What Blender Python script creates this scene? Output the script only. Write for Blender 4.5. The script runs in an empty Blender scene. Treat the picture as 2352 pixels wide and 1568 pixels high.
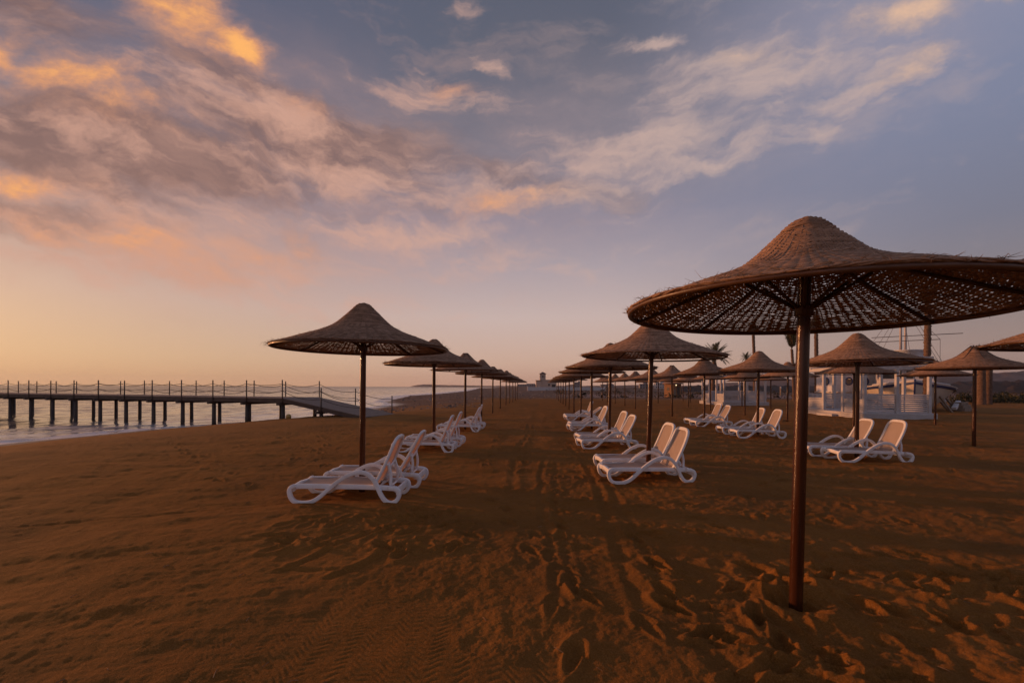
import bpy, math, random
import numpy as np
from mathutils import Vector, Matrix

random.seed(7)
S = bpy.context.scene
COL = S.collection
PI = math.pi
R = math.radians

# ------------------------------------------------------------------ camera
CAM_H = 1.8
cam_data = bpy.data.cameras.new("camera")
cam = bpy.data.objects.new("camera", cam_data)
COL.objects.link(cam)
cam.location = (0, 0, CAM_H)
cam.rotation_euler = (PI / 2, -0.0042, 0)
cam_data.sensor_width = 36
cam_data.lens = 15.306
cam_data.shift_y = 0.0442
cam_data.clip_start = 0.05
cam_data.clip_end = 20000
S.camera = cam

# ------------------------------------------------------------------ light and exposure
SUN_AZ = R(-66)          # from +Y, negative to the left (over the sea)
SUN_EL = R(5.5)
SUN_DIR = Vector((math.sin(SUN_AZ) * math.cos(SUN_EL), math.cos(SUN_AZ) * math.cos(SUN_EL), math.sin(SUN_EL)))
sun_data = bpy.data.lights.new("sun", 'SUN')
sun_data.energy = 2.8
sun_data.angle = R(1.6)
sun_data.color = (1.0, 0.42, 0.17)
sun = bpy.data.objects.new("sun", sun_data)
sun.location = (-20, 10, 20)
sun.rotation_euler = SUN_DIR.to_track_quat('Z', 'Y').to_euler()
COL.objects.link(sun)

S.view_settings.view_transform = 'Standard'
S.view_settings.look = 'None'
S.view_settings.exposure = 0.0
S.view_settings.gamma = 1.0
S.view_settings.use_curve_mapping = False
S.cycles.max_bounces = 8
S.cycles.transparent_max_bounces = 16


# ------------------------------------------------------------------ node helper
class NT:
    def __init__(self, tree):
        self.t = tree
        self.L = tree.links

    def n(self, kind, **kw):
        nd = self.t.nodes.new(kind)
        for k, v in kw.items():
            setattr(nd, k, v)
        return nd

    def put(self, sock, v):
        if v is None:
            return
        if isinstance(v, bpy.types.NodeSocket):
            self.L.new(v, sock)
        else:
            sock.default_value = v

    def m(self, op, a, b=None, c=None, clamp=False):
        nd = self.n('ShaderNodeMath', operation=op)
        nd.use_clamp = clamp
        self.put(nd.inputs[0], a)
        self.put(nd.inputs[1], b)
        self.put(nd.inputs[2], c)
        return nd.outputs[0]

    def vec(self, x, y, z=0.0):
        nd = self.n('ShaderNodeCombineXYZ')
        for i, v in enumerate((x, y, z)):
            self.put(nd.inputs[i], v)
        return nd.outputs[0]

    def noise(self, v, scale, detail=4, rough=0.55, dist=0.0, color=False):
        nd = self.n('ShaderNodeTexNoise')
        self.put(nd.inputs['Vector'], v)
        nd.inputs['Scale'].default_value = scale
        nd.inputs['Detail'].default_value = detail
        nd.inputs['Roughness'].default_value = rough
        nd.inputs['Distortion'].default_value = dist
        return nd.outputs['Color' if color else 'Fac']

    def ss(self, x, lo, hi, out_lo=0.0, out_hi=1.0):
        nd = self.n('ShaderNodeMapRange', interpolation_type='SMOOTHSTEP')
        self.put(nd.inputs[0], x)
        for i, v in enumerate((lo, hi, out_lo, out_hi)):
            self.put(nd.inputs[1 + i], v)
        return nd.outputs[0]

    def lin(self, x, lo, hi, out_lo=0.0, out_hi=1.0):
        nd = self.n('ShaderNodeMapRange')
        self.put(nd.inputs[0], x)
        for i, v in enumerate((lo, hi, out_lo, out_hi)):
            self.put(nd.inputs[1 + i], v)
        return nd.outputs[0]

    def mix(self, f, a, b, blend='MIX'):
        nd = self.n('ShaderNodeMix', data_type='RGBA', blend_type=blend)
        self.put(nd.inputs[0], f)
        for s, v in ((nd.inputs[6], a), (nd.inputs[7], b)):
            if isinstance(v, tuple) and len(v) == 3:
                v = v + (1.0,)
            self.put(s, v)
        return nd.outputs[2]

    def ramp(self, f, stops):
        nd = self.n('ShaderNodeValToRGB')
        self.put(nd.inputs[0], f)
        e = nd.color_ramp.elements
        while len(e) < len(stops):
            e.new(0.5)
        for el, (p, c) in zip(e, stops):
            el.position = p
            el.color = tuple(c) + (1.0,) if len(c) == 3 else c
        return nd.outputs[0]


# ------------------------------------------------------------------ sky
F_PX = 1000.0            # focal length in the working pixel grid (2352 wide)
HOR = 887.6


def horizon(px):
    return HOR + 0.0042 * (px - 1176)


world = bpy.data.worlds.new("World")
S.world = world
world.use_nodes = True
wt = world.node_tree
wt.nodes.clear()
W = NT(wt)
tc = W.n('ShaderNodeTexCoord')
nrm = W.n('ShaderNodeVectorMath', operation='NORMALIZE')
wt.links.new(tc.outputs['Generated'], nrm.inputs[0])
sep = W.n('ShaderNodeSeparateXYZ')
wt.links.new(nrm.outputs[0], sep.inputs[0])
dx, dy, dz = sep.outputs
az = W.m('ARCTAN2', dx, dy)
el = W.m('ARCSINE', dz)

sky = W.n('ShaderNodeTexSky', sky_type='NISHITA')
sky.sun_disc = False
sky.sun_elevation = SUN_EL
sky.sun_rotation = SUN_AZ
sky.air_density = 1.3
sky.dust_density = 2.5
sky.ozone_density = 2.0
nish = W.mix(1.0, sky.outputs[0], (0.07, 0.07, 0.07), 'MULTIPLY')

# colour of the clear evening air by height, cooler away from the sun
e01 = W.m('DIVIDE', el, 1.2)
mid_air = W.ramp(e01, [(0.0, (.62, .355, .26)), (0.045, (.68, .45, .35)), (0.13, (.65, .50, .465)),
                       (0.22, (.45, .38, .42)), (0.30, (.26, .25, .335)), (0.42, (.165, .172, .230)),
                       (0.56, (.125, .135, .185)), (1.0, (.065, .080, .13))])
sun_air = W.ramp(e01, [(0.0, (.72, .42, .23)), (0.045, (.70, .46, .29)), (0.13, (.62, .435, .37)),
                       (0.22, (.48, .335, .32)), (0.30, (.29, .235, .27)), (0.45, (.13, .14, .21)),
                       (1.0, (.055, .075, .15))])
far_air = W.ramp(e01, [(0.0, (.34, .21, .18)), (0.05, (.38, .265, .235)), (0.12, (.29, .235, .24)),
                       (0.22, (.215, .215, .285)), (0.35, (.215, .245, .365)), (0.5, (.26, .285, .42)),
                       (1.0, (.10, .125, .22))])
c_sun = W.m('COSINE', W.m('SUBTRACT', az, SUN_AZ))      # 1 towards the sun, -1 away
f_sun = W.ss(c_sun, 0.45, 1.0)
f_far = W.ss(c_sun, 0.25, -0.45)
air = W.mix(f_sun, mid_air, sun_air)
air = W.mix(f_far, air, far_air)
air = W.mix(0.12, air, nish)
glow = W.m('EXPONENT', W.m('MULTIPLY', W.m('ADD', W.m('POWER', W.m('DIVIDE', W.m('SUBTRACT', az, SUN_AZ), 0.42), 2.0),
                                         W.m('POWER', W.m('DIVIDE', W.m('SUBTRACT', el, SUN_EL), 0.16), 2.0)), -1.0))
air = W.mix(W.m('MULTIPLY', glow, 0.30), air, (1.15, .68, .32))

# cloud field, laid out over directions (x/y, z/y): streaks that fan out of the low haze
gen = tc.outputs['Generated']
fy = W.m('MAXIMUM', dy, 0.22)
ux = W.m('DIVIDE', dx, fy)
uz = W.m('DIVIDE', dz, fy)
warp = W.n('ShaderNodeSeparateColor')
wt.links.new(W.noise(gen, 4.5, 8, 0.60, 0.0, True), warp.inputs[0])
wx = W.m('ADD', ux, W.m('MULTIPLY', W.m('SUBTRACT', warp.outputs[0], .5), .26))
wz = W.m('ADD', uz, W.m('MULTIPLY', W.m('SUBTRACT', warp.outputs[1], .5), .17))
fold = W.m('SQRT', W.m('ADD', W.m('POWER', W.m('ADD', ux, 0.02), 2.0), 0.03))
stk = W.m('SUBTRACT', wz, W.m('MULTIPLY', fold, 0.27))
n_fine = W.noise(W.vec(W.m('MULTIPLY', wx, 4.2), W.m('MULTIPLY', stk, 11.0), 3.1), 1.6, 11, 0.62, 0.1)
n_mid = W.noise(W.vec(W.m('MULTIPLY', wx, 2.4), W.m('MULTIPLY', stk, 6.0), 8.4), 1.5, 10, 0.60, 0.1)
n_puff = W.noise(W.vec(W.m('MULTIPLY', ux, 4.0), W.m('MULTIPLY', uz, 6.0), 1.7), 1.9, 10, 0.62, 0.15)


def blob(px, py, rx, ry, tilt, w):
    t = R(tilt)
    da = W.m('SUBTRACT', wx, (px - 1176) / F_PX)
    de = W.m('SUBTRACT', wz, (HOR - py) / F_PX)
    rx, ry = rx / F_PX, ry / F_PX
    u = W.m('SUBTRACT', W.m('MULTIPLY', da, math.cos(t) / rx), W.m('MULTIPLY', de, math.sin(t) / rx))
    v = W.m('ADD', W.m('MULTIPLY', da, math.sin(t) / ry), W.m('MULTIPLY', de, math.cos(t) / ry))
    q = W.m('ADD', W.m('MULTIPLY', u, u), W.m('MULTIPLY', v, v))
    return W.m('MULTIPLY', W.m('EXPONENT', W.m('MULTIPLY', q, -1.0)), w)


def field(lst):
    s = None
    for b in lst:
        x = blob(*b)
        s = x if s is None else W.m('MAXIMUM', s, x)
    return s


DARK = [(150, 330, 620, 120, 10, 1.15), (760, 330, 480, 110, 14, 1.0), (60, 30, 260, 90, 20, .75), (100, 500, 420, 70, 5, .7),
        (1150, 400, 420, 60, 10, .7), (600, 210, 300, 60, 22, .75)]
PINK = [(1000, 190, 190, 55, 12, .85), (1130, 165, 70, 22, 38, .9), (1700, 170, 330, 120, -12, .80), (1960, 190, 200, 70, -25, .95),
        (1500, 340, 460, 90, -12, .9), (1050, 450, 380, 70, 4, .75), (1490, 85, 110, 22, 0, .95), (960, 540, 330, 70, 8, .85),
        (380, 600, 560, 110, 8, 1.0), (1080, 15, 60, 26, 20, .8), (640, 270, 420, 75, 20, .95), (1250, 600, 420, 50, -4, .55), (800, 400, 420, 70, 12, .85), (250, 330, 420, 60, 12, .7), (300, 480, 420, 60, 8, .85)]
FIRE = [(420, 50, 260, 76, 30, .98), (530, 110, 110, 52, 25, 1.22), (165, 205, 290, 100, 18, .92), (0, 120, 95, 58, 0, 1.05),
        (40, 430, 260, 56, 10, .92), (280, 560, 480, 90, 10, .78), (2045, 30, 170, 48, -8, .95), (2260, 0, 110, 22, 0, .9),
        (650, 525, 95, 36, 40, .78), (1180, 462, 240, 40, -6, .70), (330, 245, 90, 42, 25, .85), (700, 235, 150, 40, 20, .66), (2060, 150, 110, 45, -30, .80),
        (1060, 190, 120, 34, 14, .6), (1720, 120, 130, 40, -5, .55)]
m_d = W.m('MULTIPLY', W.ss(W.m('ADD', field(DARK), W.m('MULTIPLY', W.m('SUBTRACT', n_mid, .5), 1.5)), .20, .95), .78)
# the feathered bank on the right with its clean lower edge
low_edge = W.m('SUBTRACT', wz, W.m('ADD', W.m('ADD', .405, W.m('MULTIPLY', ux, .05)), W.m('MULTIPLY', W.m('MULTIPLY', ux, ux), .26)))
bank = W.m('MULTIPLY', W.ss(low_edge, -.012, .030), W.m('EXPONENT', W.m('MULTIPLY', W.m('MAXIMUM', low_edge, 0.0), -7.0)))
bank = W.m('MULTIPLY', bank, W.m('MULTIPLY', W.ss(ux, -.25, .15), W.ss(ux, 1.12, .90)))
f_p = W.m('MAXIMUM', field(PINK), W.m('MULTIPLY', bank, .95))
m_p = W.m('MULTIPLY', W.ss(W.m('ADD', f_p, W.m('MULTIPLY', W.m('SUBTRACT', n_fine, .5), 2.1)), .28, 1.25), .80)
m_f = W.ss(W.m('ADD', W.m('ADD', field(FIRE), W.m('MULTIPLY', W.m('SUBTRACT', n_puff, .5), 1.1)), W.m('MULTIPLY', W.m('SUBTRACT', n_fine, .5), .9)), .20, 1.28)
# the rest of the dome carries thin streaks of the same cloud
rest = W.m('MULTIPLY', W.ss(n_mid, .52, .72), W.ss(el, .05, .3))
m_p = W.m('MAXIMUM', m_p, W.m('MULTIPLY', rest, .22))

warm = W.ss(c_sun, -0.1, .9)
dark_c = W.mix(warm, (.24, .20, .225), (.232, .126, .102))
dark_c = W.mix(W.ss(n_fine, .38, .68), dark_c, W.mix(warm, (.34, .26, .26), (.385, .21, .16)))
pink_c = W.mix(warm, (.57, .415, .37), (.69, .385, .285))
fire_c = W.ramp(m_f, [(0.0, (.46, .25, .19)), (.45, (.66, .315, .19)), (.78, (.84, .37, .16)), (1.0, (1.0, .47, .15))])
cool_f = W.ramp(m_f, [(0.0, (.46, .34, .31)), (1.0, (.78, .50, .34))])
fire_c = W.mix(W.ss(c_sun, .1, .55), cool_f, fire_c)
VEIL = [(300, 520, 900, 150, 6, .55), (1050, 480, 700, 120, 2, .40), (1500, 300, 620, 170, -12, .42), (1850, 130, 420, 150, -12, .38), (700, 250, 500, 130, 14, .35)]
air_v = W.mix(W.m('MULTIPLY', field(VEIL), W.ss(n_fine, .25, .75, .6, 1.15)), air, W.mix(warm, (.46, .36, .37), (.58, .335, .27)))
out = W.mix(m_d, air_v, dark_c)
out = W.mix(m_p, out, pink_c)
out = W.mix(m_f, out, fire_c)
haze_low = W.ss(el, .17, .0)
out = W.mix(W.m('MULTIPLY', haze_low, .95), out, air)
bg = W.n('ShaderNodeBackground')
wt.links.new(out, bg.inputs[0])
bg.inputs[1].default_value = 1.0
wo = W.n('ShaderNodeOutputWorld')
wt.links.new(bg.outputs[0], wo.inputs[0])
world.cycles.sampling_method = 'MANUAL'
world.cycles.sample_map_resolution = 512


# ------------------------------------------------------------------ materials
def mat(name, base, rough=0.6, var=None, var_scale=3.0, bump=0.0, bump_scale=40.0, metallic=0.0, spec=0.5,
        stretch=(1, 1, 1), coat=0.0, trans=0.0, island=0.0, dirt=None, detail=5):
    m = bpy.data.materials.new(name)
    m.use_nodes = True
    t = NT(m.node_tree)
    p = m.node_tree.nodes['Principled BSDF']
    p.inputs['Base Color'].default_value = (*base, 1)
    p.inputs['Roughness'].default_value = rough
    p.inputs['Metallic'].default_value = metallic
    p.inputs['Specular IOR Level'].default_value = spec
    p.inputs['Coat Weight'].default_value = coat
    tcn = t.n('ShaderNodeTexCoord')
    mp = t.n('ShaderNodeMapping')
    mp.inputs['Scale'].default_value = stretch
    info = t.n('ShaderNodeObjectInfo')
    off = t.n('ShaderNodeVectorMath', operation='ADD')
    t.L.new(tcn.outputs['Object'], off.inputs[0])
    rv = t.m('MULTIPLY', info.outputs['Random'], 37.0)
    t.L.new(t.vec(rv, rv, 0.0), off.inputs[1])
    t.L.new(off.outputs[0], mp.inputs['Vector'])
    v = mp.outputs[0]
    col = None
    if var is not None:
        col = t.mix(t.ss(t.noise(v, var_scale, detail, .6), .3, .7), tuple(base), tuple(var))
    if dirt is not None:
        dcol, dsc, amt = dirt
        col = t.mix(t.m('MULTIPLY', t.ss(t.noise(v, dsc, 7, .65), .48, .72), amt), col if col is not None else tuple(base), tuple(dcol))
    if island > 0:
        geo = t.n('ShaderNodeNewGeometry')
        k = t.m('MULTIPLY', t.lin(geo.outputs['Random Per Island'], 0, 1, 1 - island, 1 + island), t.lin(info.outputs['Random'], 0, 1, .86, 1.16))
        col = t.mix(1.0, col if col is not None else tuple(base), t.vec(k, k, k), 'MULTIPLY')
    if col is not None:
        t.L.new(col, p.inputs['Base Color'])
        rr = t.lin(t.noise(v, var_scale * 2.3, 4, .6), .3, .7, max(rough - .1, .03), min(rough + .12, 1))
        t.L.new(rr, p.inputs['Roughness'])
    if bump > 0:
        b = t.n('ShaderNodeBump')
        b.inputs['Strength'].default_value = 1.0
        b.inputs['Distance'].default_value = bump
        t.L.new(t.noise(v, bump_scale, 5, .6), b.inputs['Height'])
        t.L.new(b.outputs[0], p.inputs['Normal'])
    if trans > 0:
        tr = t.n('ShaderNodeBsdfTranslucent')
        tr.inputs[0].default_value = (base[0], base[1] * .82, base[2] * .65, 1)
        mx = t.n('ShaderNodeMixShader')
        mx.inputs[0].default_value = trans
        t.L.new(p.outputs[0], mx.inputs[1])
        t.L.new(tr.outputs[0], mx.inputs[2])
        t.L.new(mx.outputs[0], m.node_tree.nodes['Material Output'].inputs['Surface'])
    return m


M = {}
M['pole'] = mat('varnished_wood', (.075, .022, .008), .18, (.048, .014, .006), 2.5, .0012, 60, stretch=(6, 6, .5), spec=.38)
M['hoop'] = mat('hoop_wood', (.13, .055, .024), .45, (.085, .034, .015), 5, .001, 50)
M['rib'] = mat('rib_wood', (.085, .04, .02), .6, (.05, .024, .012), 6, .001, 40)
M['straw'] = mat('woven_straw', (.36, .22, .145), .85, (.23, .135, .085), 7, .002, 120, stretch=(1, 1, 3), spec=.2, island=.28)
M['fringe'] = mat('loose_straw', (.27, .17, .10), .85, (.17, .10, .055), 30, spec=.2, island=.35)
M['plastic'] = mat('white_resin', (.86, .85, .86), .40, (.80, .78, .79), 4, .0004, 300, dirt=((.55, .45, .36), 4, .30))
M['sling'] = mat('sling_mesh', (.72, .63, .57), .75, (.66, .57, .51), 6, .0008, 500, trans=.5, spec=.25)
M['white_paint'] = mat('white_paint', (.58, .56, .56), .6, (.49, .46, .45), 3, .002, 30, dirt=((.45, .38, .33), 2.5, .45))
M['deck_wood'] = mat('weathered_plank', (.26, .185, .145), .75, (.18, .125, .097), 4, .003, 25, stretch=(1, 8, 1), dirt=((.32, .27, .24), 3, .4))
M['beam_wood'] = mat('dark_beam', (.105, .068, .052), .75, (.07, .046, .036), 3, .003, 20)
M['pile'] = mat('pile_wood', (.055, .042, .038), .7, (.085, .062, .05), 3, .004, 15)
M['rail_post'] = mat('rail_post', (.10, .075, .065), .6, (.065, .048, .042), 5, .001, 30)
M['rope'] = mat('rope', (.10, .075, .06), .9, (.06, .045, .035), 20)
M['bark'] = mat('palm_bark', (.20, .125, .085), .9, (.11, .066, .045), 6, .01, 12, spec=.2)
M['frond'] = mat('palm_frond', (.105, .105, .05), .6, (.065, .07, .032), 3, spec=.35, island=.3, trans=.15)
M['dry_frond'] = mat('dry_frond', (.17, .11, .06), .8, (.11, .07, .04), 4, spec=.2, island=.3)
M['hull'] = mat('hull_paint', (.62, .55, .47), .5, (.55, .47, .40), 2, .001, 20, dirt=((.38, .31, .26), 1.5, .35))
M['blue'] = mat('blue_paint', (.035, .06, .19), .45, (.028, .045, .14), 3)
M['boat_white'] = mat('boat_white', (.72, .70, .71), .5, (.64, .61, .61), 2, .001, 20, dirt=((.42, .36, .32), 2, .35))
M['glass'] = mat('dark_glass', (.03, .032, .038), .08, None)
M['metal'] = mat('rigging_metal', (.16, .13, .12), .5, (.10, .08, .075), 6)
M['mast'] = mat('mast_paint', (.50, .45, .43), .5, (.42, .36, .34), 4)
M['timber'] = mat('raw_timber', (.30, .22, .16), .8, (.20, .14, .10), 4, .002, 30)
M['cream_wall'] = mat('cream_render', (.50, .40, .33), .85, (.44, .34, .28), .5, .005, 4, dirt=((.34, .26, .21), .6, .5))
M['far_white'] = mat('far_white_render', (.62, .57, .55), .85, (.54, .48, .46), .3, .005, 4, dirt=((.40, .34, .31), .25, .5))
M['far_roof'] = mat('far_roof', (.16, .095, .075), .85, (.11, .066, .055), 1)
M['far_dark'] = mat('far_opening', (.04, .032, .03), .6, None)
M['far_block'] = mat('far_block_render', (.28, .245, .25), .9, (.23, .20, .20), .1)
M['hut_wood'] = mat('hut_board', (.34, .165, .075), .75, (.25, .115, .05), 3, .004, 12, stretch=(1, 1, 5))
M['shrub'] = mat('shrub_leaf', (.05, .055, .028), .75, (.085, .075, .04), 3, spec=.2, island=.35)
M['scrub'] = mat('dry_scrub', (.10, .078, .055), .85, (.06, .05, .036), 2, spec=.15, island=.4)
M['stone'] = mat('beach_stone', (.25, .18, .145), .85, (.17, .12, .095), 6, .01, 20, island=.45)


# ------------------------------------------------------------------ mesh helper
class MB:
    def __init__(self):
        self.v, self.f, self.k = [], [], 0

    def add(self, verts, faces):
        verts = np.asarray(verts, float).reshape(-1, 3)
        self.v.append(verts)
        k = self.k
        self.f.extend([tuple(i + k for i in f) for f in faces])
        self.k += len(verts)

    def box(self, c, s, rot=None):
        c = np.array(c, float)
        h = np.array(s, float) / 2
        P = np.array([(x, y, z) for x in (-1, 1) for y in (-1, 1) for z in (-1, 1)], float) * h
        if rot is not None:
            P = P @ np.array(rot.to_3x3()).T
        self.add(P + c, [(0, 1, 3, 2), (4, 6, 7, 5), (0, 4, 5, 1), (2, 3, 7, 6), (0, 2, 6, 4), (1, 5, 7, 3)])

    def tube(self, path, rad, sides=8, cap=True, up=(0, 0, 1), closed=False, sec=None):
        """sweep; rad a number, a list, or with sec=[(a,b)...] a section in (side, up) axes"""
        P = np.asarray(path, float)
        n = len(P)
        if closed:
            T = np.roll(P, -1, 0) - np.roll(P, 1, 0)
        else:
            T = np.gradient(P, axis=0)
        T /= np.linalg.norm(T, axis=1)[:, None] + 1e-12
        U = np.tile(np.array(up, float), (n, 1))
        bad = np.abs((T * U).sum(1)) > .97
        U[bad] = (0, 1, 0) if abs(up[2]) > .5 else (0, 0, 1)
        A = np.cross(T, U)
        A /= np.linalg.norm(A, axis=1)[:, None] + 1e-12
        B = np.cross(A, T)
        if sec is None:
            ang = np.arange(sides) / sides * 2 * PI
            sec = np.stack([np.cos(ang), np.sin(ang)], 1)
        sec = np.asarray(sec, float)
        sides = len(sec)
        r = np.broadcast_to(np.asarray(rad, float), (n,))
        V = P[:, None] + r[:, None, None] * (A[:, None] * sec[None, :, :1] + B[:, None] * sec[None, :, 1:2])
        F = []
        m = n if closed else n - 1
        for i in range(m):
            a, b = i * sides, ((i + 1) % n) * sides
            for j in range(sides):
                j2 = (j + 1) % sides
                F.append((a + j, a + j2, b + j2, b + j))
        if cap and not closed:
            F.append(tuple(range(sides))[::-1])
            F.append(tuple((n - 1) * sides + j for j in range(sides)))
        self.add(V.reshape(-1, 3), F)

    def lathe(self, prof, sides=24, cap=True):
        n = len(prof)
        ang = np.arange(sides) / sides * 2 * PI
        V = [(r * math.cos(a), r * math.sin(a), z) for r, z in prof for a in ang]
        F = []
        for i in range(n - 1):
            for j in range(sides):
                j2 = (j + 1) % sides
                F.append((i * sides + j, i * sides + j2, (i + 1) * sides + j2, (i + 1) * sides + j))
        if cap:
            F.append(tuple(range(sides))[::-1])
            F.append(tuple((n - 1) * sides + j for j in range(sides)))
        self.add(V, F)

    def mesh(self, name, smooth=False):
        me = bpy.data.meshes.new(name)
        me.from_pydata(np.concatenate(self.v).tolist(), [], self.f)
        if smooth:
            me.polygons.foreach_set('use_smooth', [True] * len(me.polygons))
        me.update()
        return me

    def build(self, name, material, parent=None, smooth=False, loc=None, rot=None):
        return link(name, self.mesh(name, smooth), material, parent, loc, rot)


def link(name, me, material, parent=None, loc=None, rot=None, scale=None):
    if material is not None and not me.materials:
        me.materials.append(M[material] if isinstance(material, str) else material)
    o = bpy.data.objects.new(name, me)
    COL.objects.link(o)
    if parent is not None:
        o.parent = parent
    if loc is not None:
        o.location = loc
    if rot is not None:
        o.rotation_euler = rot
    if scale is not None:
        o.scale = scale
    return o


def tag(o, label=None, cat=None, group=None, kind=None):
    if label:
        o['label'] = label
    if cat:
        o['category'] = cat
    if group:
        o['group'] = group
    if kind:
        o['kind'] = kind
    return o


def empty(name, loc, rot=(0, 0, 0), label=None, cat=None, group=None):
    o = bpy.data.objects.new(name, None)
    o.empty_display_size = .2
    o.location = loc
    o.rotation_euler = rot
    COL.objects.link(o)
    return tag(o, label, cat, group)


def spline(pts, n):
    """Catmull-Rom through pts, n samples a span"""
    P = np.asarray(pts, float)
    P = np.vstack([2 * P[0] - P[1], P, 2 * P[-1] - P[-2]])
    out = []
    for i in range(1, len(P) - 2):
        for k in range(n):
            t = k / n
            a, b, c, d = P[i - 1], P[i], P[i + 1], P[i + 2]
            out.append(.5 * ((2 * b) + (c - a) * t + (2 * a - 5 * b + 4 * c - d) * t * t + (3 * b - a - 3 * c + d) * t ** 3))
    out.append(P[-2])
    return np.array(out)


_unit = {}


def slab(name, material, parent, c, s, rot=None, bevel=.006):
    """a bevelled board; boards of one size share their mesh"""
    key = (material, tuple(round(x, 4) for x in s))
    if key not in _unit:
        b = MB()
        h = np.array(s) / 2
        k = min(bevel, min(h) * .45)
        P, idx = [], {}
        for sx in (-1, 1):
            for sy in (-1, 1):
                for sz in (-1, 1):
                    for ax in range(3):
                        p = np.array((sx, sy, sz)) * (h - k)
                        p[ax] = (sx, sy, sz)[ax] * h[ax]
                        idx[(sx, sy, sz, ax)] = len(P)
                        P.append(p)
        F = []
        for ax in range(3):
            o1, o2 = [a for a in range(3) if a != ax]
            for sg in (-1, 1):
                q = []
                for s1, s2 in ((-1, -1), (1, -1), (1, 1), (-1, 1)):
                    t = [0, 0, 0]
                    t[ax], t[o1], t[o2] = sg, s1, s2
                    q.append(idx[(*t, ax)])
                flip = (sg > 0) == (ax == 1)
                F.append(tuple(q[::-1]) if flip else tuple(q))
        for ax in range(3):          # edges along ax
            o1, o2 = [a for a in range(3) if a != ax]
            for s1 in (-1, 1):
                for s2 in (-1, 1):
                    t0 = [0, 0, 0]
                    t0[o1], t0[o2] = s1, s2
                    t0[ax] = -1
                    t1 = list(t0)
                    t1[ax] = 1
                    q = [idx[(*t0, o1)], idx[(*t1, o1)], idx[(*t1, o2)], idx[(*t0, o2)]]
                    F.append(tuple(q))
        for sx in (-1, 1):
            for sy in (-1, 1):
                for sz in (-1, 1):
                    F.append(tuple(idx[(sx, sy, sz, a)] for a in range(3)))
        b.add(P, F)
        me = b.mesh(name)
        me.materials.append(M[material])
        _unit[key] = me
    return link(name, _unit[key], None, parent, c, rot)


# ------------------------------------------------------------------ noise for terrain
def _hash(ix, iy, seed):
    h = (ix.astype(np.int64) * 374761393 + iy.astype(np.int64) * 668265263 + seed * 1442695041) & 0xffffffff
    h = ((h ^ (h >> 13)) * 1274126177) & 0xffffffff
    h = h ^ (h >> 16)
    return (h & 0xffffff) / float(0xffffff)


def vnoise(x, y, seed=0):
    x0, y0 = np.floor(x), np.floor(y)
    fx, fy = x - x0, y - y0
    fx = fx * fx * fx * (fx * (fx * 6 - 15) + 10)
    fy = fy * fy * fy * (fy * (fy * 6 - 15) + 10)
    a, b = _hash(x0, y0, seed), _hash(x0 + 1, y0, seed)
    c, d = _hash(x0, y0 + 1, seed), _hash(x0 + 1, y0 + 1, seed)
    return (a + (b - a) * fx) * (1 - fy) + (c + (d - c) * fx) * fy - .5


def fbm(x, y, octs=4, seed=0, gain=.5):
    s, a = 0, 1.0
    for i in range(octs):
        s = s + a * vnoise(x, y, seed + i * 17)
        x, y, a = x * 2.03 + 5.2, y * 2.03 - 3.7, a * gain
    return s


def sstep(x, a, b):
    t = np.clip((x - a) / (b - a), 0, 1)
    return t * t * (3 - 2 * t)

# ------------------------------------------------------------------ terrain
SEA_Z = -0.8
ROW = np.array((0.0659, 0.9978))          # direction in which the umbrella rows run
SHORE_Y = [-400, 0, 12, 18.7, 25.9, 34, 42, 49.6, 56, 62, 70, 82, 122, 162, 268, 433, 812, 1600, 3200]
SHORE_X = [-60, -26, -23.2, -22, -20.9, -15.6, -14.8, -16.6, -15.6, -16.7, -20.5, -23.9, -31.2, -28.8, -30.6, -40, -66, 40, 1500]
_sy = np.linspace(-400, 3200, 14401)
_sx = np.interp(_sy, SHORE_Y, SHORE_X)
_k = np.hanning(25)
_sx = np.convolve(np.pad(_sx, 12, mode='edge'), _k / _k.sum(), 'valid')


def shore_dist(x, y):
    xs = np.interp(y, _sy, _sx)
    return x - xs - .5 * vnoise(y * .35, y * 0 + 3, 5)


# umbrella rows: pole positions on the sand (x, y)
ROWS = {
    'A': [(-2.56, 7.45), (-2.31, 12.9), (-1.96, 18.2), (-1.66, 23.6), (-1.30, 29.2), (-.94, 34.8), (-.56, 40.2), (-.25, 45.6),
          (.10, 50.8), (.45, 56.0), (.80, 61.4)],
    'B': [(2.38, 3.64), (2.82, 9.0), (3.11, 13.9), (3.50, 19.1), (3.81, 24.1), (4.20, 29.5), (4.53, 34.6), (4.98, 40.3),
          (5.27, 45.0), (5.55, 49.6), (6.0, 56.0), (6.39, 62.0)],
    'C': [(8.33, 5.9), (8.95, 11.3), (9.42, 16.7), (9.26, 20.95), (9.90, 26.9), (10.12, 31.7), (10.35, 36.5), (10.9, 42.0),
          (11.26, 47.5), (11.5, 52.5), (11.9, 57.2)],
    'D': [(14.7, 13.85), (14.8, 18.85), (15.05, 23.8), (15.25, 28.5), (15.5, 34.0), (16.0, 39.5), (16.2, 44.2), (16.45, 49.0), (16.8, 54.5)],
    'E': [(20.9, 21.5), (22.0, 37.0), (22.2, 42.0), (21.3, 52.0), (22.6, 57.5)],
}
N_POLE = ROWS['B'][0]

_rng = np.random.RandomState(4)
prints = []                               # x, y, heading, depth


def walk(x0, y0, x1, y1, n, jit=.12):
    d = np.array((x1 - x0, y1 - y0))
    L = np.linalg.norm(d)
    h = math.atan2(d[1], d[0])
    for i in range(n):
        t = (i + .5) / n
        side = .09 if i % 2 else -.09
        prints.append((x0 + d[0] * t - math.sin(h) * side + _rng.normal(0, jit * .5), y0 + d[1] * t + math.cos(h) * side + _rng.normal(0, jit * .5),
                       h + _rng.normal(0, .25), _rng.uniform(.014, .030)))


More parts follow.
